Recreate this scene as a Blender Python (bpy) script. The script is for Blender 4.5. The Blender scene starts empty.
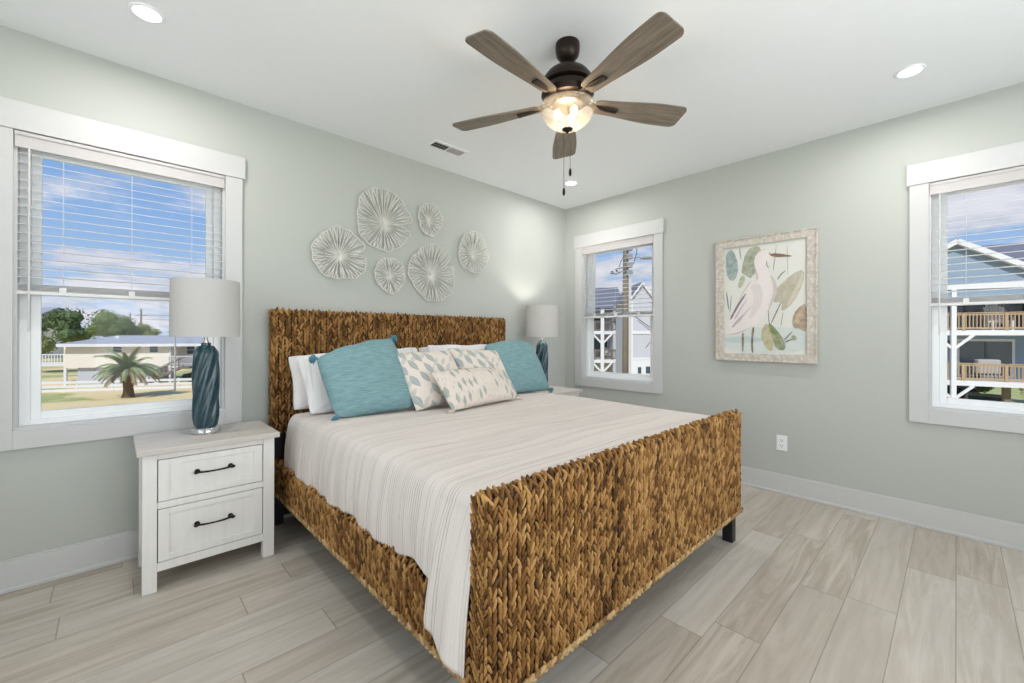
import bpy, math, random
import numpy as np
from mathutils import Vector, Matrix

C = bpy.context.scene
COL = C.collection
random.seed(7)
RNG = np.random.default_rng(7)
PI = math.pi

def lin(c):
    return tuple(((v/255)/12.92 if v/255 <= .04045 else ((v/255+.055)/1.055)**2.4) for v in c)

# ------------------------------------------------------------------ camera
YAW = math.radians(46.6049)
cam = bpy.data.cameras.new('camera')
cam.sensor_width = 36; cam.sensor_fit = 'HORIZONTAL'
cam.lens = 419.964/1024*36
cam.shift_y = -(341.5-335.878)/1024
cam.clip_start = .05; cam.clip_end = 1000
cob = bpy.data.objects.new('camera', cam); COL.objects.link(cob)
cob.location = (-3.8605, -3.1688, 1.2476)
F = Vector((math.cos(YAW), math.sin(YAW), 0)); R = Vector((math.sin(YAW), -math.cos(YAW), 0)); U = Vector((0, 0, 1))
rl = 0.0025019
R2 = R*math.cos(rl)+U*math.sin(rl); U2 = U*math.cos(rl)-R*math.sin(rl)
M = Matrix((R2, U2, -F)).transposed()
cob.rotation_euler = M.to_euler()
C.camera = cob

# ------------------------------------------------------------------ colour management
C.view_settings.view_transform = 'Standard'
C.view_settings.look = 'None'
C.view_settings.gamma = 1
C.view_settings.use_curve_mapping = False
C.view_settings.exposure = 0.0
C.cycles.use_denoising = True
C.cycles.max_bounces = 10
C.cycles.diffuse_bounces = 7
C.cycles.transparent_max_bounces = 16
C.cycles.caustics_reflective = False
C.cycles.caustics_refractive = False
C.cycles.sample_clamp_indirect = 6

# ------------------------------------------------------------------ node helper
class NT:
    def __init__(s, nt): s.nt = nt
    def n(s, t, **kw):
        nd = s.nt.nodes.new(t)
        for k, v in kw.items(): setattr(nd, k, v)
        return nd
    def put(s, sock, v):
        if isinstance(v, bpy.types.NodeSocket): s.nt.links.new(v, sock)
        elif isinstance(v, (tuple, list)) and len(v) == 3 and sock.type == 'RGBA': sock.default_value = (*v, 1)
        else: sock.default_value = v
    def m(s, op, a, b=0.0, c=0.0):
        nd = s.n('ShaderNodeMath', operation=op)
        s.put(nd.inputs[0], a); s.put(nd.inputs[1], b); s.put(nd.inputs[2], c)
        return nd.outputs[0]
    def mix(s, f, a, b, mode='MIX'):
        nd = s.n('ShaderNodeMix', data_type='RGBA', blend_type=mode)
        s.put(nd.inputs[0], f); s.put(nd.inputs[6], a); s.put(nd.inputs[7], b)
        return nd.outputs[2]
    def ss(s, v, a, b, lo=0., hi=1.):
        nd = s.n('ShaderNodeMapRange', interpolation_type='SMOOTHSTEP')
        s.put(nd.inputs[0], v); s.put(nd.inputs[1], a); s.put(nd.inputs[2], b); s.put(nd.inputs[3], lo); s.put(nd.inputs[4], hi)
        return nd.outputs[0]
    def sep(s, v):
        nd = s.n('ShaderNodeSeparateXYZ'); s.put(nd.inputs[0], v); return nd.outputs
    def comb(s, x, y, z):
        nd = s.n('ShaderNodeCombineXYZ'); s.put(nd.inputs[0], x); s.put(nd.inputs[1], y); s.put(nd.inputs[2], z); return nd.outputs[0]
    def noise(s, v, sc, det=4, rough=.55, dist=0):
        nd = s.n('ShaderNodeTexNoise'); s.put(nd.inputs['Vector'], v); s.put(nd.inputs['Scale'], sc)
        s.put(nd.inputs['Detail'], det); s.put(nd.inputs['Roughness'], rough); s.put(nd.inputs['Distortion'], dist)
        return nd.outputs[0]
    def obj(s): return s.n('ShaderNodeTexCoord').outputs['Object']
    def white(s, v):
        nd = s.n('ShaderNodeTexWhiteNoise', noise_dimensions='2D'); s.put(nd.inputs['Vector'], v); return nd.outputs['Value']
    def ramp(s, f, stops):
        nd = s.n('ShaderNodeValToRGB'); el = nd.color_ramp.elements
        while len(el) < len(stops): el.new(.5)
        for e, (p, c) in zip(el, stops): e.position = p; e.color = (*c, 1)
        s.put(nd.inputs[0], f); return nd.outputs[0]
    def bump(s, h, strength=.3, dist=.01):
        nd = s.n('ShaderNodeBump'); s.put(nd.inputs['Height'], h); nd.inputs['Strength'].default_value = strength
        nd.inputs['Distance'].default_value = dist; return nd.outputs[0]

MATS = {}
def mat(name, col=(200, 200, 200), rough=.6, metal=0, emit=None, es=0, spec=.5, build=None, noise=0, nscale=20, trans=0, bumpn=None):
    if name in MATS: return MATS[name]
    m = bpy.data.materials.new(name); m.use_nodes = True
    t = NT(m.node_tree); b = m.node_tree.nodes['Principled BSDF']
    c = lin(col)
    b.inputs['Base Color'].default_value = (*c, 1); b.inputs['Roughness'].default_value = rough
    b.inputs['Metallic'].default_value = metal; b.inputs['Specular IOR Level'].default_value = spec
    if emit: b.inputs['Emission Color'].default_value = (*lin(emit), 1); b.inputs['Emission Strength'].default_value = es
    v = t.n('ShaderNodeTexCoord').outputs['Object']
    if noise is not None:
        f = t.noise(v, nscale, 4)
        nz = max(noise, .02)
        o = t.mix(f, tuple(x*(1-nz) for x in c), tuple(min(1, x*(1+nz)) for x in c))
        t.put(b.inputs['Base Color'], o)
        if bumpn: t.put(b.inputs['Normal'], t.bump(t.noise(v, bumpn[0], 3), bumpn[1], .005))
    if build: build(t, b, v)
    MATS[name] = m
    return m

# ------------------------------------------------------------------ world: sky with clouds
w = bpy.data.worlds.new('sky'); C.world = w; w.use_nodes = True
t = NT(w.node_tree); bg = w.node_tree.nodes['Background']
gd = t.n('ShaderNodeTexCoord').outputs['Generated']
x, y, z = t.sep(gd)
zc = t.m('MAXIMUM', z, 0.0)
base = t.ramp(zc, [(0, (.60, .72, .88)), (.07, (.45, .62, .87)), (.22, (.27, .46, .80)), (.5, (.19, .38, .74)), (1, (.09, .22, .6))])
pz = t.m('ADD', zc, .16)
cv = t.comb(t.m('DIVIDE', x, pz), t.m('DIVIDE', y, pz), t.m('MULTIPLY', z, 2.2))
n1 = t.noise(cv, .72, 6, .58)
n2 = t.noise(cv, 2.4, 5, .6)
cl = t.m('ADD', t.m('MULTIPLY', n1, .75), t.m('MULTIPLY', n2, .25))
band = t.ss(zc, .45, .10, -.03, .045)
cmask = t.ss(t.m('ADD', cl, band), .488, .575)
shade = t.ss(n2, .35, .65)
ccol = t.mix(shade, (.62, .63, .72), (.90, .86, .90))
sky = t.mix(t.m('MULTIPLY', cmask, .85), base, ccol)
sky = t.mix(t.ss(z, -.02, 0.0, 1, 0), sky, (.35, .34, .32))
t.put(bg.inputs[0], sky); bg.inputs[1].default_value = 1.0

# ------------------------------------------------------------------ sun and added fill lamps
def light(name, kind, loc, energy, color=(1, 1, 1), rot=None, **kw):
    l = bpy.data.lights.new(name, kind); l.energy = energy; l.color = color
    for k, v in kw.items(): setattr(l, k, v)
    o = bpy.data.objects.new(name, l); o.location = loc; COL.objects.link(o)
    if rot: o.rotation_euler = rot
    return o
sd = Vector((.74, .42, -.85)).normalized()
light('sun', 'SUN', (-20, -20, 30), 3.9, (1, .96, .9), sd.to_track_quat('-Z', 'Y').to_euler(), angle=.02)
# added fill lamps, tilted up, at the two invented windows in wall_front and wall_back
light('added_front_fill', 'AREA', (-2.6, -4.86, 1.45), 84, (.92, .97, 1), (PI/2+math.radians(26), 0, 0), shape='RECTANGLE', size=2.9, size_y=1.7)
light('added_back_fill', 'AREA', (-5.36, -2.4, 1.45), 35, (.92, .97, 1), (PI/2+math.radians(26), 0, -PI/2), shape='RECTANGLE', size=2.6, size_y=1.7)

# ------------------------------------------------------------------ object helpers
def link(o, parent=None, label=None, cat=None, group=None, kind=None):
    COL.objects.link(o)
    if parent: o.parent = parent
    if label: o['label'] = label
    if cat: o['category'] = cat
    if group: o['group'] = group
    if kind: o['kind'] = kind
    return o
def empty(name, loc=(0, 0, 0), rz=0, label=None, cat=None, group=None, kind=None):
    o = bpy.data.objects.new(name, None); o.location = loc; o.rotation_euler = (0, 0, rz); o.empty_display_size = .1
    return link(o, None, label, cat, group, kind)

class MB:
    def __init__(s): s.v = []; s.f = []; s.mi = []; s.a = []; s.cur = 0; s.tint = 0.5
    def add(s, vs, fs):
        o = len(s.v); s.v += [tuple(p) for p in vs]; s.f += [tuple(i+o for i in f) for f in fs]
        s.mi += [s.cur]*len(fs); s.a += [s.tint]*len(vs); return s
    def box(s, x0, x1, y0, y1, z0, z1):
        vs = [(x, y, z) for z in (z0, z1) for y in (y0, y1) for x in (x0, x1)]
        return s.add(vs, [(0, 2, 3, 1), (4, 5, 7, 6), (0, 1, 5, 4), (2, 6, 7, 3), (0, 4, 6, 2), (1, 3, 7, 5)])
    def beam(s, a, b, wd, hg, up=(0, 0, 1)):
        a = Vector(a); b = Vector(b); d = (b-a).normalized(); u = Vector(up)
        sx = d.cross(u)
        if sx.length < 1e-4: sx = d.cross(Vector((1, 0, 0)))
        sx.normalize(); uu = sx.cross(d).normalized()
        vs = [p+sx*(i*wd/2)+uu*(j*hg/2) for p in (a, b) for j in (-1, 1) for i in (-1, 1)]
        return s.add(vs, [(0, 1, 3, 2), (4, 6, 7, 5), (0, 4, 5, 1), (2, 3, 7, 6), (0, 2, 6, 4), (1, 5, 7, 3)])
    def lathe(s, prof, c=(0, 0, 0), n=32, cap=True, rf=None):
        vs = []; fs = []
        for k, (r, z) in enumerate(prof):
            for i in range(n):
                th = 2*PI*i/n; rr = r*(rf(th, z) if rf else 1)
                vs.append((c[0]+rr*math.cos(th), c[1]+rr*math.sin(th), c[2]+z))
        for k in range(len(prof)-1):
            for i in range(n):
                j = (i+1) % n; fs.append((k*n+i, k*n+j, (k+1)*n+j, (k+1)*n+i))
        if cap:
            if prof[0][0] > 1e-5: fs.append(tuple(range(n))[::-1])
            if prof[-1][0] > 1e-5: fs.append(tuple((len(prof)-1)*n+i for i in range(n)))
        return s.add(vs, fs)
    def tube(s, pts, r, n=8, cap=True):
        pts = [Vector(p) for p in pts]; rs = r if isinstance(r, (list, tuple)) else [r]*len(pts)
        vs = []; fs = []; prev = None
        for i, p in enumerate(pts):
            d = (pts[min(i+1, len(pts)-1)]-pts[max(i-1, 0)]).normalized()
            if prev is None:
                a = d.cross(Vector((0, 0, 1)))
                if a.length < 1e-3: a = d.cross(Vector((1, 0, 0)))
            else:
                a = prev-d*prev.dot(d)
            a.normalize(); prev = a; b = d.cross(a)
            for k in range(n):
                th = 2*PI*k/n; vs.append(p+(a*math.cos(th)+b*math.sin(th))*rs[i])
        for i in range(len(pts)-1):
            for k in range(n):
                j = (k+1) % n; fs.append((i*n+k, i*n+j, (i+1)*n+j, (i+1)*n+k))
        if cap: fs.append(tuple(range(n))[::-1]); fs.append(tuple((len(pts)-1)*n+k for k in range(n)))
        return s.add(vs, fs)
    def ball(s, c, r, n=12, sq=(1, 1, 1)):
        prof = [(max(1e-6, math.sin(PI*k/n)), -math.cos(PI*k/n)) for k in range(n+1)]
        o = len(s.v); s.lathe(prof, (0, 0, 0), n, False)
        for i in range(o, len(s.v)):
            p = s.v[i]; s.v[i] = (c[0]+p[0]*r*sq[0], c[1]+p[1]*r*sq[1], c[2]+p[2]*r*sq[2])
        return s
    def xform(s, M_, start=0):
        for i in range(start, len(s.v)): s.v[i] = tuple(M_ @ Vector(s.v[i]))
        return s
    def build(s, name, mats, parent=None, smooth=False, bevel=0, seg=2, label=None, cat=None, group=None, kind=None, loc=None, rz=0):
        me = bpy.data.meshes.new(name); me.from_pydata(s.v, [], s.f)
        if not isinstance(mats, (list, tuple)): mats = [mats]
        for m_ in mats: me.materials.append(m_)
        me.polygons.foreach_set('material_index', s.mi)
        at_ = me.attributes.new('tint', 'FLOAT', 'POINT'); at_.data.foreach_set('value', s.a)
        if smooth:
            me.polygons.foreach_set('use_smooth', [True]*len(s.f))
            if smooth != 'all': me.set_sharp_from_angle(angle=math.radians(40))
        me.update()
        o = bpy.data.objects.new(name, me)
        if bevel:
            b = o.modifiers.new('bevel', 'BEVEL'); b.width = bevel; b.segments = seg; b.limit_method = 'ANGLE'; b.angle_limit = math.radians(50)
        if loc: o.location = loc
        if rz: o.rotation_euler = (0, 0, rz)
        return link(o, parent, label, cat, group, kind)

def struct(name, mb, m, parent=None, **kw):
    return mb.build(name, m, parent, kind=None if parent else 'structure', **kw)
def sstep(a, b, x):
    t_ = min(1, max(0, (x-a)/(b-a))); return t_*t_*(3-2*t_)

# ------------------------------------------------------------------ materials
def b_wall(t, b, v):
    n = t.noise(v, 1.2, 2); c = lin((183, 186, 181)); t.put(b.inputs['Base Color'], t.mix(n, tuple(q*.985 for q in c), tuple(q*1.015 for q in c)))
    t.put(b.inputs['Normal'], t.bump(t.noise(v, 220, 2), .08, .002))
WALL = mat('sage_wall_paint', rough=.85, spec=.2, build=b_wall)
CEIL = mat('ceiling_paint', (238, 240, 242), .9, spec=.2, noise=.01)
TRIM = mat('white_trim_paint', (199, 199, 199), .42, spec=.4, noise=.01)
VINYL = mat('white_window_vinyl', (236, 238, 240), .35, spec=.4, noise=.01)
BLIND = mat('blind_white', (222, 222, 223), .5, spec=.3, noise=.01)
VAL = mat('blind_valance_white', (194, 190, 189), .5, spec=.3, noise=.01)

def b_floor(t, b, v):
    x, y, z = t.sep(v)
    W_, L_ = .181, 1.22
    r = t.m('DIVIDE', t.m('ADD', y, 2.084+W_*40), W_)
    row = t.m('FLOOR', r); fy = t.m('FRACT', r)
    off = t.white(t.comb(row, 3.7, 0))
    xx = t.m('ADD', t.m('DIVIDE', t.m('ADD', x, 30.0), L_), off)
    cell = t.m('FLOOR', xx); fx = t.m('FRACT', xx)
    rnd = t.white(t.comb(row, cell, 0)); rnd2 = t.white(t.comb(cell, t.m('ADD', row, 17.3), 0))
    gv = t.comb(t.m('ADD', t.m('MULTIPLY', x, 1.0), t.m('MULTIPLY', rnd, 37.)), t.m('MULTIPLY', y, 11.0), t.m('MULTIPLY', rnd2, 9.))
    g1 = t.noise(gv, 1.6, 6, .62, 1.1)
    gv2 = t.comb(t.m('MULTIPLY', x, 3.0), t.m('MULTIPLY', y, 90.0), rnd)
    g2 = t.noise(gv2, 1.4, 4, .6, .3)
    kn = t.n('ShaderNodeTexVoronoi'); t.put(kn.inputs['Vector'], t.comb(t.m('MULTIPLY', x, 1.3), t.m('MULTIPLY', y, 3.2), rnd)); kn.inputs['Scale'].default_value = 1.3
    knot = t.ss(kn.outputs['Distance'], .0, .13, 1, 0)
    c = t.mix(t.ss(g1, .3, .72), lin((163, 152, 139)), lin((200, 192, 182)))
    c = t.mix(t.m('MULTIPLY', g2, .28), c, lin((168, 156, 143)))
    c = t.mix(t.m('MULTIPLY', rnd, .42), c, lin((208, 203, 196)))
    c = t.mix(t.m('MULTIPLY', t.ss(rnd2, .55, 1.), .30), c, lin((150, 136, 121)))
    c = t.mix(t.m('MULTIPLY', knot, .3), c, lin((140, 126, 110)))
    sy = t.m('MINIMUM', fy, t.m('SUBTRACT', 1.0, fy)); sx = t.m('MINIMUM', fx, t.m('SUBTRACT', 1.0, fx))
    seam = t.m('MAXIMUM', t.ss(sy, .004, .016, 1, 0), t.ss(sx, .0008, .003, 1, 0))
    c = t.mix(t.m('MULTIPLY', seam, .55), c, lin((112, 100, 90)))
    t.put(b.inputs['Base Color'], c)
    t.put(b.inputs['Roughness'], t.ss(g2, .2, .8, .38, .52))
    h = t.m('SUBTRACT', t.m('MULTIPLY', g2, .15), seam)
    t.put(b.inputs['Normal'], t.bump(h, .25, .0015))
FLOOR = mat('oak_plank_floor', build=b_floor, spec=.35)

def b_glass(t, b, v):
    nt = t.nt; out = nt.nodes['Material Output']
    tr = t.n('ShaderNodeBsdfTransparent'); tr.inputs[0].default_value = (.97, .98, .98, 1)
    gl = t.n('ShaderNodeBsdfGlossy'); gl.inputs['Roughness'].default_value = .02
    fr = t.n('ShaderNodeFresnel'); fr.inputs[0].default_value = 1.35
    mx = t.n('ShaderNodeMixShader'); t.put(mx.inputs[0], t.m('MULTIPLY', fr.outputs[0], .3)); nt.links.new(tr.outputs[0], mx.inputs[1]); nt.links.new(gl.outputs[0], mx.inputs[2])
    nt.links.new(mx.outputs[0], out.inputs[0])
GLASS = mat('window_glass', build=b_glass)

# ================================================================== THE ROOM
H = 2.74; XB = -5.4; YF = -4.9; TH = .15
OZ0, OZ1 = .777, 2.25
def wall_y(name, y0, y1, x0, x1, holes):
    m_ = MB(); xs = x0
    for a, b_, za, zb in holes:
        m_.box(xs, a, y0, y1, 0, H); m_.box(a, b_, y0, y1, 0, za); m_.box(a, b_, y0, y1, zb, H); xs = b_
    m_.box(xs, x1, y0, y1, 0, H); return m_
def wall_x(name, x0, x1, y0, y1, holes):
    m_ = MB(); ys = y0
    for a, b_, za, zb in holes:
        m_.box(x0, x1, ys, a, 0, H); m_.box(x0, x1, a, b_, 0, za); m_.box(x0, x1, a, b_, zb, H); ys = b_
    m_.box(x0, x1, ys, y1, 0, H); return m_
WA = (-4.222, -3.358)                      # opening of the window over the left nightstand
WB1 = (-1.123, -.252); WB2 = (-3.91, -3.045)
struct('wall_left', wall_y('', 0, TH, XB-TH, TH, [(*WA, OZ0, OZ1)]), WALL)
struct('wall_right', wall_x('', 0, TH, YF-TH, 0, [(*WB2, OZ0, OZ1), (*WB1, OZ0, OZ1)]), WALL)
struct('wall_front', wall_y('', YF-TH, YF, XB-TH, 0, [(-4.1, -1.1, .55, 2.35)]), WALL)
struct('wall_back', wall_x('', XB-TH, XB, YF, 0, [(-3.75, -1.05, .55, 2.35)]), WALL)
struct('floor', MB().box(XB-TH, TH, YF-TH, TH, -.1, 0), FLOOR)
struct('ceiling', MB().box(XB-TH-3.2, TH+.0, YF-TH-3.2, TH, H, H+.15), CEIL)  # slab lengthened past the unseen walls to block the sun
for nm, args in (('left', ('y', XB, 0)), ('right', ('x', YF, 0))):
    m_ = MB(); ax, a, b_ = args
    if ax == 'y':
        m_.box(a, b_, -.014, 0, 0, .146); m_.box(a, b_, -.010, 0, .146, .154); m_.box(a, b_, -.028, -.014, 0, .02)
    else:
        m_.box(-.014, 0, a, b_, 0, .146); m_.box(-.010, 0, a, b_, .146, .154); m_.box(-.028, -.014, a, b_, 0, .02)
    struct('baseboard_'+nm, m_, TRIM, bevel=.003)

def window(n, origin, rz, w_, wand_side=-1):
    """local frame: x along the wall (0..w_), y outward (into the wall), z up"""
    root = empty('window_%d' % n, origin, rz, kind='structure')
    cs = .092
    m_ = MB()
    m_.box(-cs, 0, -.018, 0, OZ0-.092, OZ1); m_.box(w_, w_+cs, -.018, 0, OZ0-.092, OZ1)
    m_.box(0, w_, -.018, 0, OZ0-.092, OZ0)
    m_.box(-cs-.014, w_+cs+.014, -.025, 0, OZ1, OZ1+.138)
    m_.build('casing', TRIM, root, bevel=.002)
    j = .012; D = .13
    m_ = MB(); m_.box(0, j, 0, D, OZ0, OZ1); m_.box(w_-j, w_, 0, D, OZ0, OZ1); m_.box(j, w_-j, 0, D, OZ1-j, OZ1); m_.box(j, w_-j, 0, D, OZ0, OZ0+j)
    m_.build('jamb', TRIM, root)
    # vinyl frame
    a = j; f = .036
    z0 = OZ0+j; z1 = OZ1-j; x0 = a; x1 = w_-a
    m_ = MB(); y0, y1 = .060, .145
    m_.box(x0, x0+f, y0, y1, z0, z1); m_.box(x1-f, x1, y0, y1, z0, z1); m_.box(x0+f, x1-f, y0, y1, z1-f, z1); m_.box(x0+f, x1-f, y0, y1, z0, z0+.024)
    m_.build('window_frame', VINYL, root, bevel=.002)
    zm = 1.475
    for nm, za, zb, ya in (('lower_sash', z0+.024, zm+.02, .080), ('upper_sash', zm-.02, z1-f, .108)):
        s_ = .036; m_ = MB(); xa = x0+f; xb = x1-f
        m_.box(xa, xa+s_, ya, ya+.025, za, zb); m_.box(xb-s_, xb, ya, ya+.025, za, zb)
        m_.box(xa+s_, xb-s_, ya, ya+.025, za, za+.038); m_.box(xa+s_, xb-s_, ya, ya+.025, zb-s_*.8, zb)
        so = m_.build(nm, VINYL, root, bevel=.003)
        MB().box(xa+s_, xb-s_, ya+.010, ya+.014, za+.038, zb-s_*.8).build('pane', GLASS, so)
    return root
window(1, (WA[0], 0, 0), 0, WA[1]-WA[0])
window(2, (0, WB1[1], 0), -PI/2, WB1[1]-WB1[0])
window(3, (0, WB2[1], 0), -PI/2, WB2[1]-WB2[0])
# large unseen windows, added behind the camera to let in fill light
for n, (o_, rz, w_) in ((4, ((-1.1, YF, 0), PI, 3.0)), (5, ((XB, -3.75, 0), PI/2, 2.7))):
    m_ = MB(); m_.box(0, .06, 0, .12, .55, 2.35); m_.box(w_-.06, w_, 0, .12, .55, 2.35); m_.box(0, w_, 0, .12, .55, .61); m_.box(0, w_, 0, .12, 2.29, 2.35)
    m_.box(w_/2-.03, w_/2+.03, 0, .12, .61, 2.29)
    r_ = empty('window_%d' % n, o_, rz, kind='structure'); m_.build('window_frame', VINYL, r_)
    MB().box(.06, w_-.06, .05, .055, .61, 2.29).build('pane', GLASS, r_)

# ------------------------------------------------------------------ blinds
def blind(origin, rz, w_, label, wand_x):
    root = empty('window_blind', origin, rz, label, 'window blind', 'white slatted blinds half raised in the windows')
    g = .004
    m_ = MB(); m_.box(g, w_-g, -.012, .0, OZ1-.082, OZ1-.004); m_.box(g, w_-g, -.018, -.012, OZ1-.022, OZ1-.004); m_.box(g, w_-g, -.016, -.012, OZ1-.082, OZ1-.072)
    m_.build('valance', VAL, root, bevel=.002)
    MB().box(g+.002, w_-g-.002, .002, .048, OZ1-.05, OZ1-.014).build('headrail', BLIND, root)
    m_ = MB(); z_ = OZ1-.10
    while z_ > 1.52:
        m_.beam((g+.003, .025, z_), (w_-g-.003, .025, z_), .046, .0022, up=(0, -math.sin(math.radians(13)), math.cos(math.radians(13)))); z_ -= .0437
    m_.build('slats', BLIND, root)
    m_ = MB(); z_ = 1.468
    k = 0
    while z_ < 1.503:
        m_.box(g+.003, w_-g-.003, .002, .048, z_, z_+.0022); z_ += .0062; k += 1
    m_.build('stacked_slats', BLIND, root)
    MB().box(g+.003, w_-g-.003, .001, .049, 1.447, 1.466).build('bottom_rail', BLIND, root, bevel=.004)
    for xc in (.166, .43, w_-.166):
        c_ = MB()
        for yy in (.0, .05): c_.tube([(xc, yy, OZ1-.05), (xc, yy, 1.45)], .0009, 5)
        c_.build('ladder_cord', BLIND, root)
        MB().box(xc-.013, xc+.013, -.001, .001, 1.452, 1.490).build('cord_clip', BLIND, root)
    MB().tube([(wand_x, -.022, OZ1-.08), (wand_x, -.022, 1.262)], .0042, 8).build('tilt_wand', mat('wand_plastic', (205, 205, 202), .3), root)
    return root
blind((WA[0], 0, 0), 0, WA[1]-WA[0], 'white slatted blind half raised in the window behind the left table lamp', .052)
blind((0, WB1[1], 0), -PI/2, WB1[1]-WB1[0], 'white slatted blind in the narrow window between the room corner and the heron picture', .052)
blind((0, WB2[1], 0), -PI/2, WB2[1]-WB2[0], 'white slatted blind in the window right of the heron picture, cut by the frame', .05)

# ------------------------------------------------------------------ woven seagrass
def woven_mat(name, dark, mid, light_, xs):
    def bld(t, b, v):
        a = t.n('ShaderNodeAttribute', attribute_name='tint').outputs['Fac']
        x, y, z = t.sep(v)
        colv = t.noise(t.comb(t.m('MULTIPLY', x, xs), t.m('MULTIPLY', y, .6), t.m('MULTIPLY', z, .6)), 2.5, 3, .6)
        fib = t.noise(v, 160, 2)
        f = t.m('ADD', t.m('MULTIPLY', a, .62), t.m('ADD', t.m('MULTIPLY', t.m('SUBTRACT', colv, .3), .75), t.m('MULTIPLY', fib, .18)))
        t.put(b.inputs['Base Color'], t.ramp(f, [(.15, lin(dark)), (.5, lin(mid)), (.95, lin(light_))]))
        t.put(b.inputs['Normal'], t.bump(fib, .3, .003))
    return mat(name, rough=.7, spec=.25, build=bld)
WEAVE = woven_mat('seagrass_weave', (56, 33, 15), (130, 90, 45), (188, 146, 90), 3.0)
TRIMW = woven_mat('seagrass_edge_braid', (110, 80, 46), (160, 128, 84), (204, 174, 128), 3.0)
CORE = mat('gap_shade_core', (44, 29, 16), .9, noise=.1)  # dark core stands in for shade in the gaps between strands

def strands(items, name, m, parent, core=None):
    """items: list of (centre, axis T, side S, normal N, half length, half width, half thickness); each a twisted leaf-shaped strand"""
    A = np.array([[*c, *T, *S, *N, l, w_, h] for c, T, S, N, l, w_, h in items])
    ns, na = 5, 6
    ts = np.linspace(-1, 1, ns+2)[1:-1]; prof = np.sqrt(1-ts**2)**.8
    th = np.arange(na)*2*PI/na
    n = len(A); c = A[:, 0:3]; T = A[:, 3:6]; S = A[:, 6:9]; N = A[:, 9:12]; l, w_, h = A[:, 12:13], A[:, 13:14], A[:, 14:15]
    V = []
    V.append(c-T*l)
    for t_, p in zip(ts, prof):
        for a in th: V.append(c+T*l*t_+S*w_*p*math.cos(a)+N*(h*p*math.sin(a)))
    V.append(c+T*l)
    V = np.stack(V, 1); nv = V.shape[1]
    fs = []
    for k in range(na): fs.append((0, 1+(k+1) % na, 1+k))
    for r in range(ns-1):
        for k in range(na):
            j = (k+1) % na; fs.append((1+r*na+k, 1+r*na+j, 1+(r+1)*na+j, 1+(r+1)*na+k))
    for k in range(na): fs.append((nv-1, 1+(ns-1)*na+k, 1+(ns-1)*na+(k+1) % na))
    faces = []
    for i in range(n):
        o = i*nv; faces += [tuple(q+o for q in f) for f in fs]
    verts = V.reshape(-1, 3).tolist()
    tint = np.repeat(RNG.random(n), nv).tolist()
    mi = [0]*len(faces)
    if core:
        o = len(verts); verts += core.v; faces += [tuple(q+o for q in f) for f in core.f]; mi += [1]*len(core.f); tint += [0]*len(core.v)
    me = bpy.data.meshes.new(name); me.from_pydata(verts, [], faces); me.materials.append(m); me.materials.append(CORE)
    me.polygons.foreach_set('material_index', mi); me.polygons.foreach_set('use_smooth', [True]*len(faces))
    at_ = me.attributes.new('tint', 'FLOAT', 'POINT'); at_.data.foreach_set('value', tint); me.update()
    return link(bpy.data.objects.new(name, me), parent)

def braid(items, path, side, pitch, wcol, hl=None, hw=None, ht=None, tilt=21, jit=.18):
    """knit-like braid along a path of (point, normal); side = unit vector across the braid"""
    P = [np.array(p, float) for p, n in path]; Nn = [np.array(n, float) for p, n in path]
    seg = [np.linalg.norm(P[i+1]-P[i]) for i in range(len(P)-1)]; cum = np.concatenate([[0], np.cumsum(seg)]); tot = cum[-1]
    hl = hl or pitch*.95; hw = hw or wcol*.165; ht = ht or wcol*.20
    k = 0; s = pitch*random.random()*.5
    while s < tot:
        i = min(len(seg)-1, int(np.searchsorted(cum, s)-1)) if s > 0 else 0
        i = max(i, 0)
        f = (s-cum[i])/max(seg[i], 1e-9); p = P[i]*(1-f)+P[i+1]*f; n = Nn[i]*(1-f)+Nn[i+1]*f; n /= np.linalg.norm(n)
        T = (P[i+1]-P[i])/max(seg[i], 1e-9); T = T-n*(T@n); T /= np.linalg.norm(T)
        sd_ = side if side is not None else np.cross(T, n)
        for sg in (-1, 1):
            a = math.radians(tilt+random.uniform(-11, 11))*sg
            # strands run outwards and up: V shape
            tv = T*math.cos(a)+sd_*math.sin(a); sv = np.cross(n, tv)
            c_ = p+sd_*sg*wcol*.205+T*(pitch*.5 if sg > 0 else 0)
            j = 1+random.uniform(-jit, jit)
            tv2 = tv+n*.16; tv2 /= np.linalg.norm(tv2); nv_ = np.cross(tv2, sv); nv_ *= np.sign(nv_@n)
            items.append((c_+n*random.uniform(-.001, .001), tv2, sv, nv_, hl*j, hw*j, ht))
        s += pitch*random.uniform(.92, 1.08); k += 1

def panel_path(y_front, y_back, z0, z1, r, back=True, n=6):
    """front face up, over a rounded top, down the back (in the YZ plane)"""
    pts = [((y_front, z0), (-1, 0)), ((y_front, z1-r), (-1, 0))]
    yc = y_front+r
    for k in range(1, n+1):
        a = PI/2*k/n; pts.append(((yc-r*math.cos(a), z1-r+r*math.sin(a)), (-math.cos(a), math.sin(a))))
    yc = y_back-r
    for k in range(0, n+1):
        a = PI/2*k/n; pts.append(((yc+r*math.sin(a), z1-r+r*math.cos(a)), (math.sin(a), math.cos(a))))
    if back: pts.append(((y_back, z0), (1, 0)))
    return pts

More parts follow.
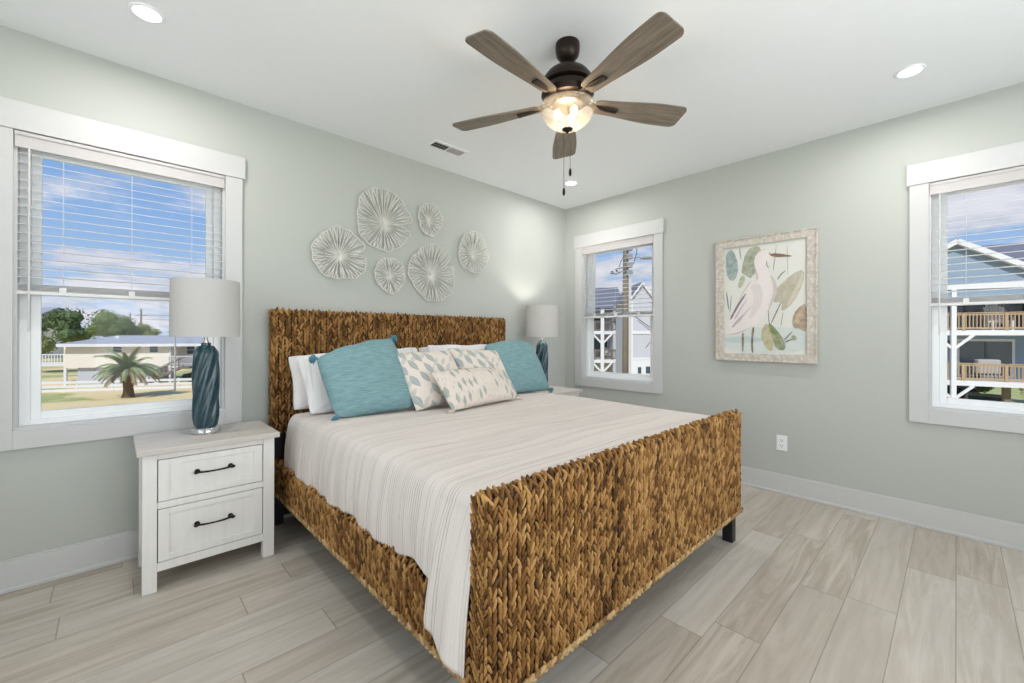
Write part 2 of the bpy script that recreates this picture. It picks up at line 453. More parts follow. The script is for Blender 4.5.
# ================================================================== THE BED
bed = empty('bed', (-2.085, -1.2, 0), 0, 'king bed with woven seagrass headboard, footboard and side rails on black legs', 'bed')
BX, BY = -2.085, -1.2
def loc(p): return (p[0]-BX, p[1]-BY, p[2])
WC = .0385
def woven_panel(name, x0, x1, yf, yb, z0, z1, r, back=True, ends=True):
    items = []
    ncol = int(round((x1-x0-.006)/WC)); wc = (x1-x0-.006)/ncol
    base_ = panel_path(yf, yb, z0, z1, r, back)
    for i in range(ncol):
        x_ = x0+.003+wc*(i+.5)
        braid(items, [(loc((x_, y_, z_)), (0, ny, nz)) for (y_, z_), (ny, nz) in base_], np.array((1., 0, 0)), .0265, wc)
    if ends:
        for xe, sx in ((x0, -1), (x1, 1)):
            for yy in np.linspace(yf+.010, yb-.010, 4 if ends and yb-yf > .06 else 2):
                braid(items, [(loc((xe+.004*sx*-1, yy, z0)), (sx, 0, 0)), (loc((xe+.004*sx*-1, yy, z1-.02)), (sx, 0, 0))], np.array((0, 1., 0)), .0265, .027)
    core = MB().box(x0+.010-BX, x1-.010-BX, yf+.003-BY, yb-.003-BY, z0, z1-.006)
    return strands(items, name, WEAVE, bed, core)
hb = woven_panel('headboard', -3.117, -1.046, -.095, -.035, .585, 1.412, .02, back=False)
fb = woven_panel('footboard', -3.107, -1.098, -2.268, -2.200, .195, .786, .028)
# edge braid along the lower edge of the footboard
def edge(name, pts, m=TRIMW, parent=None):
    items = []
    P = [np.array(loc(p)) for p in pts]
    for a, b_ in zip(P[:-1], P[1:]):
        d = (b_-a); L = np.linalg.norm(d); d /= L; s_ = .01
        up = np.array((0, 0, 1.)); sd_ = np.cross(d, up); 
        while s_ < L:
            for sg in (-1, 1):
                tv = d*.86+up*.42*sg+sd_*.1*sg; tv /= np.linalg.norm(tv); sv = np.cross(sd_, tv); sv /= np.linalg.norm(sv); nv_ = np.cross(tv, sv)
                items.append((a+d*(s_+(.013 if sg > 0 else 0))+up*.004*sg, tv, sv, nv_, .02, .0085, .009))
            s_ += .026
    return strands(items, name, m, parent or bed)
edge('bottom_edge_braid', [(-3.110, -2.20, .190), (-3.110, -2.272, .190), (-1.094, -2.272, .190), (-1.094, -2.20, .190)], parent=bed)
# side rails
for sx, xo in ((-1, -3.106), (1, -1.09)):
    items = []
    xa, xb = (xo, xo+.05) if sx < 0 else (xo-.05, xo)
    y0, y1 = -2.196, -.10; zb, zt = .232, .424
    n_ = int((y1-y0)/WC)
    for i in range(n_):
        yy = y0+(i+.5)*(y1-y0)/n_
        pts = [((xo, zb), (sx, 0)), ((xo, zt-.02), (sx, 0))]
        for k in range(1, 5):
            a = PI/2*k/4; pts.append(((xo-sx*.02+sx*.02*math.cos(a), zt-.02+.02*math.sin(a)), (sx*math.cos(a), math.sin(a))))
        pts.append(((xo-sx*.05, zt), (0, 1)))
        braid(items, [(loc((px_, yy, pz_)), (nx_, 0, nz_)) for (px_, pz_), (nx_, nz_) in pts], np.array((0, 1., 0)), .0265, WC)
    core = MB().box(xa+.004-BX, xb-.004-BX, y0-BY, y1-BY, zb, zt-.006)
    rail = strands(items, 'side_rail', WEAVE, bed, core)
    edge('bottom_edge_braid', [(xo+sx*.003, y0, zb-.004), (xo+sx*.003, y1, zb-.004)], parent=rail)
BLK = mat('black_metal', (26, 26, 27), .45, noise=.05)
for lx, ly in ((-3.10, -2.19), (-1.135, -2.215), (-3.08, -.08), (-1.09, -.08)):
    zt = .205 if ly < -1 else .60
    MB().box(lx-BX-.02, lx-BX+.035, ly-BY-.03, ly-BY+.03, 0, zt).build('leg', BLK, bed, bevel=.003)
m_ = MB(); m_.box(-.96, .96, 1.115, 1.135, .05, .60)
m_.build('headboard_lower_panel', BLK, bed)
m_ = MB()
for yy in (-1.75, -.95, -.35):
    m_.box(-.98, .98, yy-BY-.03, yy-BY+.03, .30, .335); m_.tube([(0, yy-BY, .30), (0, yy-BY, .01)], .014, 10); m_.lathe([(.03, 0), (.03, .01)], (0, yy-BY, 0), 14)
    for xx in (.72, -.72):
        m_.tube([(xx, yy-BY, .30), (xx, yy-BY, .01)], .012, 10); m_.lathe([(.025, 0), (.025, .01)], (xx, yy-BY, 0), 14)
m_.build('slat_support', BLK, bed)
m_ = MB(); m_.box(-.965, .965, -.985, 1.06, .335, .42); m_.build('box_spring', mat('dark_ticking', (58, 52, 48), .9), bed, bevel=.02)

# mattress (a thing resting in the bed)
LIN = mat('white_mattress', (222, 220, 216), .8)
MB().box(-.955, .955, -1.0, .98, .425, .722).build('mattress', LIN, None, bevel=.05, seg=4, loc=(-2.08, -1.15, 0),
    label='white mattress under the ribbed bedspread', cat='mattress')

# ribbed bedspread
def b_spread(t, b, v):
    x, y, z = t.sep(v)
    wob = t.noise(t.comb(t.m('MULTIPLY', x, 1.0), t.m('MULTIPLY', y, 3.), z), 2.2, 2)
    wob2 = t.noise(t.comb(t.m('MULTIPLY', x, 9.0), t.m('MULTIPLY', y, 20.), t.m('MULTIPLY', z, 9.)), 1., 2)
    yy = t.m('ADD', y, t.m('ADD', t.m('MULTIPLY', wob, .03), t.m('MULTIPLY', wob2, .004)))
    f = t.m('MULTIPLY', t.m('ABSOLUTE', t.m('SUBTRACT', t.m('FRACT', t.m('DIVIDE', yy, .0135)), .5)), 2.)
    wgt = t.ss(t.noise(t.comb(t.m('MULTIPLY', x, .8), t.m('MULTIPLY', yy, 38.0), t.m('MULTIPLY', z, .8)), 1.0, 2, .5), .38, .6, .12, 1.)
    rib = t.m('MULTIPLY', t.ss(f, .62, .95), wgt)
    fine = t.noise(v, 260, 2); cr = t.noise(v, 45, 4, .65)
    c = t.mix(t.m('MULTIPLY', rib, .9), lin((220, 212, 207)), lin((176, 165, 159)))
    t.put(b.inputs['Base Color'], c)
    t.put(b.inputs['Normal'], t.bump(t.m('ADD', t.m('MULTIPLY', rib, -1.), t.m('ADD', t.m('MULTIPLY', fine, .15), t.m('MULTIPLY', cr, .5))), .55, .004))
SPREAD = mat('ribbed_cotton', rough=.9, spec=.15, build=b_spread)
def hemz(y_, side):
    base_ = .392+.050*((-.25-y_)/1.75)+.010*math.sin(y_*9)+.006*math.sin(y_*23)
    if side < 0: base_ = base_*(1-sstep(-1.93, -2.07, y_) if False else 1)
    if side < 0:
        f = sstep(1.99, 2.06, -y_); base_ = base_*(1-f)+(.318-.055*sstep(2.07, 2.2, -y_))*f
    return base_
NX, NY = 132, 420
verts = []; faces = []
xl, xr = -3.062, -1.098; rc = .055; zt = .748
rs_ = np.random.default_rng(3)
ph = np.cumsum(rs_.uniform(.75, 1.35, 200))
for j in range(NY+1):
    y_ = -.28-(2.198-.28)*j/NY
    ribv = .5+.5*math.sin(2*PI*(y_/.021+.5*math.sin(y_*31)+.7*math.sin(y_*7.3)))
    rb = .0012*(ribv**.6)
    hl_, hr_ = hemz(y_, -1), hemz(y_, 1)
    crown = .010*math.sin(PI*min(1, max(0, (-.2-y_)/2.0)))
    ft = sstep(2.14, 2.2, -y_)
    row = []
    L1 = (zt-rc-hl_); La = rc*PI/2; Lt = (xr-xl-2*rc); L2 = (zt-rc-hr_)
    for i in range(NX+1):
        if i <= 42:      # left side from hem to arc
            q = i/42; z_ = hl_+q*L1; d = 1-q
            flare = sstep(1.90, 2.12, -y_)
            xx = xl-.012*math.sin(PI*q*.9)-.028*d - flare*(.062*d**.7+.012*math.sin(y_*55)*d)
            xx += .006*math.sin(y_*14+1)*d+.004*math.sin(y_*37)*d
            sk = math.exp(-((y_+2.07)/.055)**2)*.045*d**1.3
            row.append((xx-rb, y_+sk, z_)); continue
        if i <= 52:
            a = PI/2*(i-42)/10; row.append((xl+rc-(rc+rb)*math.cos(a), y_, zt-rc+(rc+rb)*math.sin(a))); continue
        if i <= 90:
            q = (i-52)/38; xx = xl+rc+q*Lt
            zz = zt+crown+rb+.006*math.sin(xx*3.1+y_*2.2)*math.sin(PI*q)+.0025*math.sin(xx*9+y_*6)-.10*ft*0
            row.append((xx, y_, zz)); continue
        if i <= 100:
            a = PI/2*(i-90)/10; row.append((xr-rc+(rc+rb)*math.sin(a), y_, zt-rc+(rc+rb)*math.cos(a))); continue
        q = (i-100)/32; z_ = zt-rc-q*L2
        row.append((xr+rb+.02*q, y_, z_))
    verts += row
for j in range(NY):
    for i in range(NX):
        a = j*(NX+1)+i; faces.append((a, a+1, a+NX+2, a+NX+1))
me = bpy.data.meshes.new('bedspread'); me.from_pydata([(x_+2.08, y_+1.2, z_) for x_, y_, z_ in verts], [], faces); me.materials.append(SPREAD)
me.polygons.foreach_set('use_smooth', [True]*len(faces)); me.update(); me.flip_normals()
o = bpy.data.objects.new('bedspread', me); o.location = (-2.08, -1.2, 0)
sm = o.modifiers.new('thickness', 'SOLIDIFY'); sm.thickness = .005; sm.offset = -1
link(o, None, 'off-white ribbed cotton bedspread draped over the bed down to the woven rails', 'bedspread')

# ------------------------------------------------------------------ pillows
def fabric_teal(t, b, v):
    x, y, z = t.sep(v)
    n = t.noise(t.comb(t.m('MULTIPLY', x, 14.), y, t.m('MULTIPLY', z, 190.)), 1, 4, .65, .6)
    c = t.mix(t.ss(n, .3, .7), lin((106, 140, 146)), lin((136, 167, 171)))
    t.put(b.inputs['Base Color'], c); t.put(b.inputs['Normal'], t.bump(n, .45, .005))
TEAL = mat('teal_slub_fabric', rough=.9, spec=.1, build=fabric_teal)
TASS = mat('blue_yarn', (86, 136, 154), .9, noise=.15, nscale=60)
CREAMT = mat('cream_yarn', (216, 206, 190), .9, noise=.1, nscale=60)
WHITEF = mat('white_cotton', (226, 224, 224), .85, noise=.01, bumpn=(300, .15))
def fabric_rib(t, b, v):
    x, y, z = t.sep(v)
    n = t.noise(t.comb(t.m('MULTIPLY', x, 70.), y, t.m('MULTIPLY', z, 3.)), 1, 2)
    t.put(b.inputs['Base Color'], t.mix(t.ss(n, .3, .5), lin((208, 206, 206)), lin((228, 227, 227)))); t.put(b.inputs['Normal'], t.bump(n, .5, .006))
WRIB = mat('white_ribbed_sham', rough=.9, spec=.1, build=fabric_rib)
def leaf_fabric(t, b, v):
    x, y, z = t.sep(v)
    base_ = lin((218, 208, 198))
    # leaf sprigs: leaning lens-shaped leaves in a loose diagonal lattice
    def leaves(sx, sz, ang, ox, seed, thr, ln):
        ca, sa = math.cos(ang), math.sin(ang)
        u = t.m('ADD', t.m('ADD', t.m('MULTIPLY', x, ca), t.m('MULTIPLY', z, sa)), ox+5)
        w_ = t.m('ADD', t.m('ADD', t.m('MULTIPLY', x, -sa), t.m('MULTIPLY', z, ca)), 5+ox*.7)
        uu = t.m('DIVIDE', u, sx); cu = t.m('FLOOR', uu)
        ww = t.m('ADD', t.m('DIVIDE', w_, sz), t.m('MULTIPLY', t.white(t.comb(cu, seed, 0)), 1.)); cw = t.m('FLOOR', ww)
        r = t.white(t.comb(cu, t.m('ADD', cw, seed*3.1), 0))
        fu = t.m('MULTIPLY', t.m('ABSOLUTE', t.m('SUBTRACT', t.m('FRACT', uu), .5)), 2.); fw = t.m('SUBTRACT', t.m('MULTIPLY', t.m('FRACT', ww), 2.), 1.)
        # lens outline: width falls off towards the tips
        half = t.m('MULTIPLY', t.m('SUBTRACT', 1.0, t.m('POWER', t.m('ABSOLUTE', fw), 1.6)), ln)
        inside = t.ss(t.m('SUBTRACT', half, fu), -.02, .05)
        vein = t.ss(fu, .02, .07)
        keep = t.ss(r, thr, thr+.01)
        return t.m('MULTIPLY', t.m('MULTIPLY', inside, keep), t.m('ADD', .55, t.m('MULTIPLY', vein, .45))), r
    l1, r1 = leaves(.075, .11, .5, 0, 1.3, .35, .62)
    l2, r2 = leaves(.05, .085, -.7, .033, 5.7, .5, .6)
    wash = t.noise(v, 18, 3)
    c = t.mix(t.m('MULTIPLY', l1, .85), base_, t.mix(r1, lin((148, 158, 148)), lin((150, 162, 168))))
    c = t.mix(t.m('MULTIPLY', l2, t.m('ADD', .35, t.m('MULTIPLY', wash, .5))), c, t.mix(r2, lin((180, 186, 178)), lin((166, 174, 176))))
    t.put(b.inputs['Base Color'], c); t.put(b.inputs['Normal'], t.bump(t.noise(v, 350, 2), .15, .004))
LEAF = mat('leaf_print_linen', rough=.9, spec=.1, build=leaf_fabric)
def dash_fabric(t, b, v):
    x, y, z = t.sep(v)
    base_ = lin((216, 205, 195))
    def marks(sx, sz, seed, thr, ln, ofs):
        uu = t.m('DIVIDE', t.m('ADD', x, 5+ofs), sx); cu = t.m('FLOOR', uu)
        ww = t.m('ADD', t.m('DIVIDE', t.m('ADD', z, 5.), sz), t.m('MULTIPLY', t.white(t.comb(cu, seed, 0)), 1.)); cw = t.m('FLOOR', ww)
        r = t.white(t.comb(cu, t.m('ADD', cw, seed*3.1), 0))
        fu = t.m('MULTIPLY', t.m('ABSOLUTE', t.m('SUBTRACT', t.m('FRACT', uu), .5)), 2.); fw = t.m('ABSOLUTE', t.m('SUBTRACT', t.m('MULTIPLY', t.m('FRACT', ww), 2.), 1.))
        half = t.m('MULTIPLY', t.m('SUBTRACT', 1.0, t.m('DIVIDE', fw, .8)), ln)
        return t.m('MULTIPLY', t.ss(t.m('SUBTRACT', half, fu), -.02, .06), t.ss(r, thr, thr+.01)), r
    a, r1 = marks(.052, .105, 2.2, .45, .62, 0); b2, r2 = marks(.022, .042, 7.9, .5, .5, .013)
    c = t.mix(t.m('MULTIPLY', b2, .5), base_, lin((168, 172, 170)))
    c = t.mix(t.m('MULTIPLY', a, .8), c, t.mix(r1, lin((128, 150, 156)), lin((150, 160, 150))))
    t.put(b.inputs['Base Color'], c); t.put(b.inputs['Normal'], t.bump(t.noise(v, 350, 2), .15, .004))
DASH = mat('diamond_print_linen', rough=.9, spec=.1, build=dash_fabric)

def pillow(name, w_, h_, t_, m, base_, lean, yaw, roll, label, cat, group=None, tassels=(), tm=None, seed=0, piping=None, sag=.0, pinch=.06, droop=(0, 0), slant=0, rnd=.04):
    """pillow standing on its lower edge: width local x, height local z, thickness local y"""
    rg = np.random.default_rng(seed); k1, k2, k3 = rg.uniform(0, 6, 3)
    n = 34; vs = []; fs = []
    def g(u, v):
        cc = 1-rnd*(abs(u)**5*abs(v)**5)
        x_ = w_/2*u*(1-pinch*(1-v*v)*abs(u)**2)*cc; z_ = h_/2*v*(1-pinch*(1-u*u)*abs(v)**2)*cc
        z_ -= sag*(1-u*u)*max(0, v)**2
        z_ -= (droop[0]*(1-u)/2+droop[1]*(1+u)/2)*max(0, (v+1)/2)**1.5
        z_ += .004*math.sin(u*9+k1)*max(0, v)**3
        return x_+slant*(v+1)/2*h_, z_
    for sd_ in (-1, 1):
        for j in range(n+1):
            for i in range(n+1):
                u = -1+2*i/n; v = -1+2*j/n
                u = math.sin(u*PI/2)*.35+u*.65; v = math.sin(v*PI/2)*.35+v*.65
                x_, z_ = g(u, v)
                e = (max(0, 1-u*u)*max(0, 1-v*v))**.42
                wr = .05*math.sin(3*u+4*v+k1)+.04*math.sin(7*u*v+k2)+.03*math.sin(9*v-2*u+k3)
                d = t_/2*e*(1+wr)+.0015
                # creases radiating from the corners
                rr = math.hypot(1-abs(u), 1-abs(v)); aa = math.atan2(1-abs(v), 1-abs(u)+1e-6)
                d += .006*math.sin(aa*9+k1)*math.exp(-rr*3.2)*min(1, rr*6)
                vs.append((x_, sd_*d, z_+h_/2))
    N = (n+1)*(n+1)
    for s_ in range(2):
        for j in range(n):
            for i in range(n):
                a = s_*N+j*(n+1)+i; q = (a, a+1, a+n+2, a+n+1); fs.append(q if s_ == 0 else q[::-1])
    for i in range(n):
        for a, b_ in ((i, i+1), ((n)*(n+1)+i+1, n*(n+1)+i)): fs.append((b_, a, a+N, b_+N))
        for a, b_ in ((i*(n+1), (i+1)*(n+1)), ((i+1)*(n+1)+n, i*(n+1)+n)): fs.append((a, b_, b_+N, a+N))
    Mx = Matrix.Rotation(yaw, 4, 'Z') @ Matrix.Rotation(-lean, 4, 'X') @ Matrix.Translation((0, 0, h_/2)) @ Matrix.Rotation(roll, 4, 'Y') @ Matrix.Translation((0, 0, -h_/2))
    root = empty(name, base_, 0, label, cat, group)
    me = bpy.data.meshes.new('cover'); me.from_pydata(vs, [], fs); me.materials.append(m)
    me.polygons.foreach_set('use_smooth', [True]*len(fs)); me.update()
    o = bpy.data.objects.new('cover', me); o.matrix_local = Mx; link(o, root)
    if piping:
        pp = []
        for k in range(4*n):
            e_, i = divmod(k, n); u = -1+2*i/n; u = math.sin(u*PI/2)*.35+u*.65
            uu, vv = ((u, -1), (1, u), (-u, 1), (-1, -u))[e_]
            gx_, gz_ = g(uu, vv); pp.append((gx_, 0, gz_+h_/2))
        pp.append(pp[0]); q_ = MB().tube(pp, .004, 6).build('piping', piping, root, smooth='all'); q_.matrix_local = Mx
    for (cx, cz, dx, dz) in tassels:
        b_ = MB(); gx_, gz_ = g(cx, cz); c0 = Mx @ Vector((gx_, 0, h_/2+gz_))
        d0 = (Mx.to_3x3() @ Vector((dx, 0, dz))).normalized()
        b_.ball(tuple(c0+d0*.012), .013, 8)
        for k in range(46):
            rv = Vector(rg.normal(0, 1, 3)).normalized(); dd = (d0*.75+rv*.75).normalized()
            p0 = c0+d0*.012; p1 = p0+dd*.022; p2 = p1+(dd*.6+Vector((0, 0, -.55))).normalized()*.02
            b_.tube([p0, p1, p2], [.0035, .003, .0018], 5)
        b_.build('tassel', tm, root, smooth='all')
    return root
BZ = .764
# sleeping pillows and shams standing against the headboard
pillow('pillow', .90, .42, .15, WHITEF, (-2.595, -.27, BZ), .36, 0, 0, 'plain white sleeping pillow at the left, against the headboard', 'pillow', seed=1, droop=(.05, 0))
pillow('pillow', .90, .42, .15, WHITEF, (-1.61, -.27, BZ), .36, 0, 0, 'plain white sleeping pillow at the right, hidden behind the right teal cushion', 'pillow', seed=2)
pillow('pillow_sham', .90, .44, .12, WRIB, (-2.555, -.47, BZ), .46, 0, 0, 'white ribbed pillow sham behind the left teal cushion', 'pillow', seed=3, piping=WHITEF, droop=(.04, 0), slant=-.08)
pillow('pillow_sham', .90, .46, .12, WRIB, (-1.61, -.47, BZ), .46, 0, 0, 'white ribbed pillow sham peeking out behind the right teal cushion', 'pillow', seed=4, piping=WHITEF)
TC = ((-1, -1, -.6, -.5), (1, -1, .6, -.5), (-1, 1, -.7, .2), (1, 1, .7, .2))
TC2 = ((-1, -1, -.6, -.5), (1, -1, .6, -.3))
pillow('throw_pillow', .54, .53, .18, TEAL, (-2.67, -.70, BZ), .44, .0, -.02, 'teal woven square cushion with blue tassels, left end of the pillow row', 'cushion', tassels=TC, tm=TASS, seed=5, sag=-.02, droop=(.13, .01), slant=-.10, pinch=.015, rnd=.07)
pillow('throw_pillow', .58, .50, .17, TEAL, (-1.275, -.64, BZ), .46, .0, .04, 'teal woven square cushion with blue tassels, right end of the pillow row', 'cushion', tassels=TC2, tm=TASS, seed=6, sag=-.03, droop=(.06, .02), slant=-.12, pinch=.015, rnd=.07)
pillow('throw_pillow', .50, .45, .13, LEAF, (-2.21, -.76, BZ), .52, .0, -.06, 'cream leaf-print square cushion next to the left teal cushion', 'cushion', seed=7, pinch=.09, slant=-.12, droop=(0, .02))
pillow('throw_pillow', .50, .44, .13, LEAF, (-1.72, -.73, BZ), .54, .0, .06, 'cream leaf-print square cushion behind the lumbar cushion and beside the right teal cushion', 'cushion', seed=8, pinch=.09, slant=-.16)
pillow('lumbar_pillow', .72, .30, .13, DASH, (-1.945, -.90, BZ), .62, .17, .0, 'long cream lumbar cushion with blue-grey diamond marks in front', 'cushion', tassels=((-1, -1, -.6, -.3), (1, -1, .6, -.3)), tm=CREAMT, seed=9, slant=-.1)

# ================================================================== NIGHTSTANDS
def b_nswhite(t, b, v):
    x, y, z = t.sep(v)
    g = t.noise(t.comb(t.m('MULTIPLY', x, 60.), t.m('MULTIPLY', y, 60.), t.m('MULTIPLY', z, 3.)), 1, 3)
    t.put(b.inputs['Base Color'], t.mix(g, lin((226, 224, 221)), lin((240, 238, 235)))); t.put(b.inputs['Normal'], t.bump(g, .15, .002))
NSW = mat('brushed_white_wood', rough=.5, spec=.3, build=b_nswhite)
def b_nstop(t, b, v):
    x, y, z = t.sep(v)
    g = t.noise(t.comb(t.m('MULTIPLY', x, 3.), t.m('MULTIPLY', y, 50.), z), 1, 4, .6, .4)
    t.put(b.inputs['Base Color'], t.mix(g, lin((186, 178, 170)), lin((212, 206, 199)))); t.put(b.inputs['Normal'], t.bump(g, .1, .002))
NST = mat('grey_washed_wood_top', rough=.42, spec=.4, build=b_nstop)
BRZ = mat('dark_bronze', (38, 33, 30), .4, .6)
def nightstand(origin, label):
    r = empty('nightstand', origin, 0, label, 'nightstand', 'white two-drawer nightstands beside the bed')
    # local: x 0..0.545 body, y 0 (front) .. .40 (back)
    W_ = .565; D = .40; lw = .055; zt = .672
    MB().box(-.022, W_+.02, -.035, D+.02, zt, .70).build('top', NST, r, bevel=.003)
    for lx in (0, W_-lw):
        for ly in (0, D-lw): MB().box(lx, lx+lw, ly, ly+lw, 0, zt).build('leg', NSW, r, bevel=.002)
    m_ = MB()
    m_.box(lw, W_-lw, .004, .03, .64, zt); m_.box(lw, W_-lw, .004, .03, .398, .430); m_.box(lw, W_-lw, .004, .03, .094, .136)
    m_.box(.010, .022, lw, D-lw, .094, zt); m_.box(W_-.022, W_-.010, lw, D-lw, .094, zt); m_.box(lw, W_-lw, D-.02, D-.008, .094, zt)
    m_.box(.004, .02, lw, D-lw, .094, .15); m_.box(.004, .02, lw, D-lw, .615, zt)
    m_.box(W_-.02, W_-.004, lw, D-lw, .094, .15); m_.box(W_-.02, W_-.004, lw, D-lw, .615, zt)
    m_.box(.022, W_-.022, .03, D-.02, .10, .115)
    m_.build('case', NSW, r, bevel=.0015)
    for z0, z1 in ((.434, .636), (.140, .394)):
        x0, x1 = lw+.004, W_-lw-.004; f = .042
        m_ = MB(); m_.box(x0, x1, .010, .022, z0, z1)
        m_.box(x0, x0+f, .003, .010, z0, z1); m_.box(x1-f, x1, .003, .010, z0, z1); m_.box(x0+f, x1-f, .003, .010, z0, z0+f*.7); m_.box(x0+f, x1-f, .003, .010, z1-f*.7, z1)
        m_.box(x0+.01, x1-.01, .022, D-.05, z0+.02, z0+.03)
        d = m_.build('drawer', NSW, r, bevel=.0012)
        xc = (x0+x1)/2+.002; zc_ = (z0+z1)/2+.006; h = MB(); pts = []
        for k in range(13):
            q = -1+k/6; pts.append((xc+q*.078, -.026+.010*abs(q)**3, zc_+.006+.004*q*q))
        h.tube(pts, [.0042+.0014*abs(-1+k/6) for k in range(13)], 8)
        for s_ in (-1, 1):
            h.tube([(xc+s_*.072, -.018, zc_+.008), (xc+s_*.072, .010, zc_+.008)], .0065, 10)
            h.ball((xc+s_*.078, -.022, zc_+.010), .0095, 8, (1.2, .8, .9)); h.lathe([(.0125, 0), (.0125, .004)], (0, 0, 0), 12)
            o_ = len(h.v)-24; h.xform(Matrix.Translation((xc+s_*.072, .010, zc_+.008)) @ Matrix.Rotation(PI/2, 4, 'X'), o_)
        h.build('handle', BRZ, d, smooth=True)
    return r
nightstand((-3.765, -.505, 0), 'white two-drawer nightstand with a grey wood top under the large window')
nightstand((-.955, -.505, 0), 'white nightstand mostly hidden behind the far side of the bed, by the corner')

# ------------------------------------------------------------------ table lamps
def b_lampglaze(t, b, v):
    a = t.n('ShaderNodeAttribute', attribute_name='tint').outputs['Fac']
    n = t.noise(v, 40, 3)
    c = t.ramp(t.m('ADD', a, t.m('MULTIPLY', t.m('SUBTRACT', n, .5), .2)), [(.1, lin((24, 48, 58))), (.5, lin((48, 82, 92))), (.95, lin((128, 158, 164)))])
    t.put(b.inputs['Base Color'], c)
GLAZE = mat('teal_ceramic_glaze', rough=.22, spec=.6, build=b_lampglaze)
def b_shade(t, b, v):
    nt = t.nt; out = nt.nodes['Material Output']
    b.inputs['Base Color'].default_value = (*lin((200, 198, 196)), 1); b.inputs['Roughness'].default_value = .9
    t.put(b.inputs['Normal'], t.bump(t.noise(v, 400, 2), .1, .002))
    tl = t.n('ShaderNodeBsdfTranslucent'); tl.inputs[0].default_value = (.85, .83, .8, 1)
    mx = t.n('ShaderNodeMixShader'); mx.inputs[0].default_value = .10
    nt.links.new(b.outputs[0], mx.inputs[1]); nt.links.new(tl.outputs[0], mx.inputs[2]); nt.links.new(mx.outputs[0], out.inputs[0])
SHADE = mat('white_linen_shade', build=b_shade, noise=None)
def b_acr(t, b, v):
    nt = t.nt; out = nt.nodes['Material Output']
    tr = t.n('ShaderNodeBsdfTransparent'); tr.inputs[0].default_value = (.97, .98, .98, 1)
    gl = t.n('ShaderNodeBsdfGlossy'); gl.inputs['Roughness'].default_value = .06
    df = t.n('ShaderNodeBsdfDiffuse'); df.inputs[0].default_value = (.85, .87, .88, 1)
    m1 = t.n('ShaderNodeMixShader'); m1.inputs[0].default_value = .35; nt.links.new(tr.outputs[0], m1.inputs[1]); nt.links.new(gl.outputs[0], m1.inputs[2])
    m2 = t.n('ShaderNodeMixShader'); m2.inputs[0].default_value = .22; nt.links.new(m1.outputs[0], m2.inputs[1]); nt.links.new(df.outputs[0], m2.inputs[2])
    nt.links.new(m2.outputs[0], out.inputs[0])
ACR = mat('clear_acrylic', build=b_acr, noise=None)
NICK = mat('brushed_nickel', (190, 188, 184), .3, .9)
def table_lamp(origin, label, rz):
    r = empty('table_lamp', origin, rz, label, 'table lamp', 'teal twisted ceramic table lamps')
    MB().lathe([(.068, 0), (.071, .003), (.071, .026), (.068, .030)], n=40).build('base', ACR, r, smooth=True)
    nz, nt_ = 150, 112; vs = []; fs = []; tint = []
    Z0, Z1 = .030, .505
    for k in range(nz+1):
        q = k/nz; z_ = Z0+(Z1-Z0)*q
        r0 = .049+.006*sstep(0, .15, q)+.003*math.sin(PI*q)
        if q > .82: r0 *= 1-.55*((q-.82)/.18)**2.6
        if q > .965: r0 = max(.022, .026)
        for i in range(nt_):
            th = 2*PI*i/nt_; a = 8*(th-1.75*q*1.0)
            rid = (.5+.5*math.cos(a)); rid = rid**1.6
            fin = .5+.5*math.cos(2*PI*z_/.0088+1.2*math.cos(a)*2)
            amp = .009*sstep(0, .03, q)*(1-sstep(.86, .965, q))
            rr = r0+amp*rid-.003+(.0013*fin if q < .96 else 0)
            vs.append((rr*math.cos(th), rr*math.sin(th), z_)); tint.append(.12+.34*rid**3+.16*fin)
    for k in range(nz):
        for i in range(nt_):
            j = (i+1) % nt_; fs.append((k*nt_+i, k*nt_+j, (k+1)*nt_+j, (k+1)*nt_+i))
    fs.append(tuple(range(nt_))[::-1]); fs.append(tuple(nz*nt_+i for i in range(nt_)))
    b_ = MB(); b_.v = vs; b_.f = fs; b_.mi = [0]*len(fs); b_.a = tint
    b_.build('body', GLAZE, r, smooth=True)
    MB().lathe([(.014, .505), (.014, .515), (.009, .518), (.009, .56), (.015, .563), (.015, .60), (.004, .603)], n=20).build('socket', NICK, r, smooth=True)
    hp = [(.05*math.sin(PI*k/16)*1.0, 0, .565+.27*k/16) for k in range(17)]
    h = MB().tube(hp, .0016, 6); h.tube([(-p[0], 0, p[2]) for p in hp], .0016, 6)
    for a in range(3):
        th = a*2*PI/3; h.tube([(0, 0, .835), (.155*math.cos(th), .155*math.sin(th), .835)], .0014, 6)
    h.lathe([(.003, .835), (.007, .845), (.008, .856), (.004, .868), (.0005, .872)], n=14)
    h.build('harp', NICK, r, smooth=True)
    MB().ball((0, 0, .66), .03, 14, (1, 1, 1.2)).build('bulb', mat('frosted_bulb', (235, 233, 228), .4), r, smooth='all')
    z0, z1, ra, rb_ = .538, .853, .163, .160
    MB().lathe([(ra, z0), (rb_, z1), (rb_-.003, z1), (ra-.003, z0), (ra, z0)], n=72, cap=False).build('lamp_shade', SHADE, r, smooth=True)
    return r
table_lamp((-3.487, -.262, .70), 'teal twisted ceramic lamp with a white drum shade in front of the large window', .4)
table_lamp((-.69, -.262, .70), 'teal twisted ceramic lamp with a white drum shade in the room corner beyond the bed', 1.3)
light('corner_table_lamp_bulb', 'POINT', (-.69, -.262, 1.40), 10, (1, .94, .86), shadow_soft_size=.035)

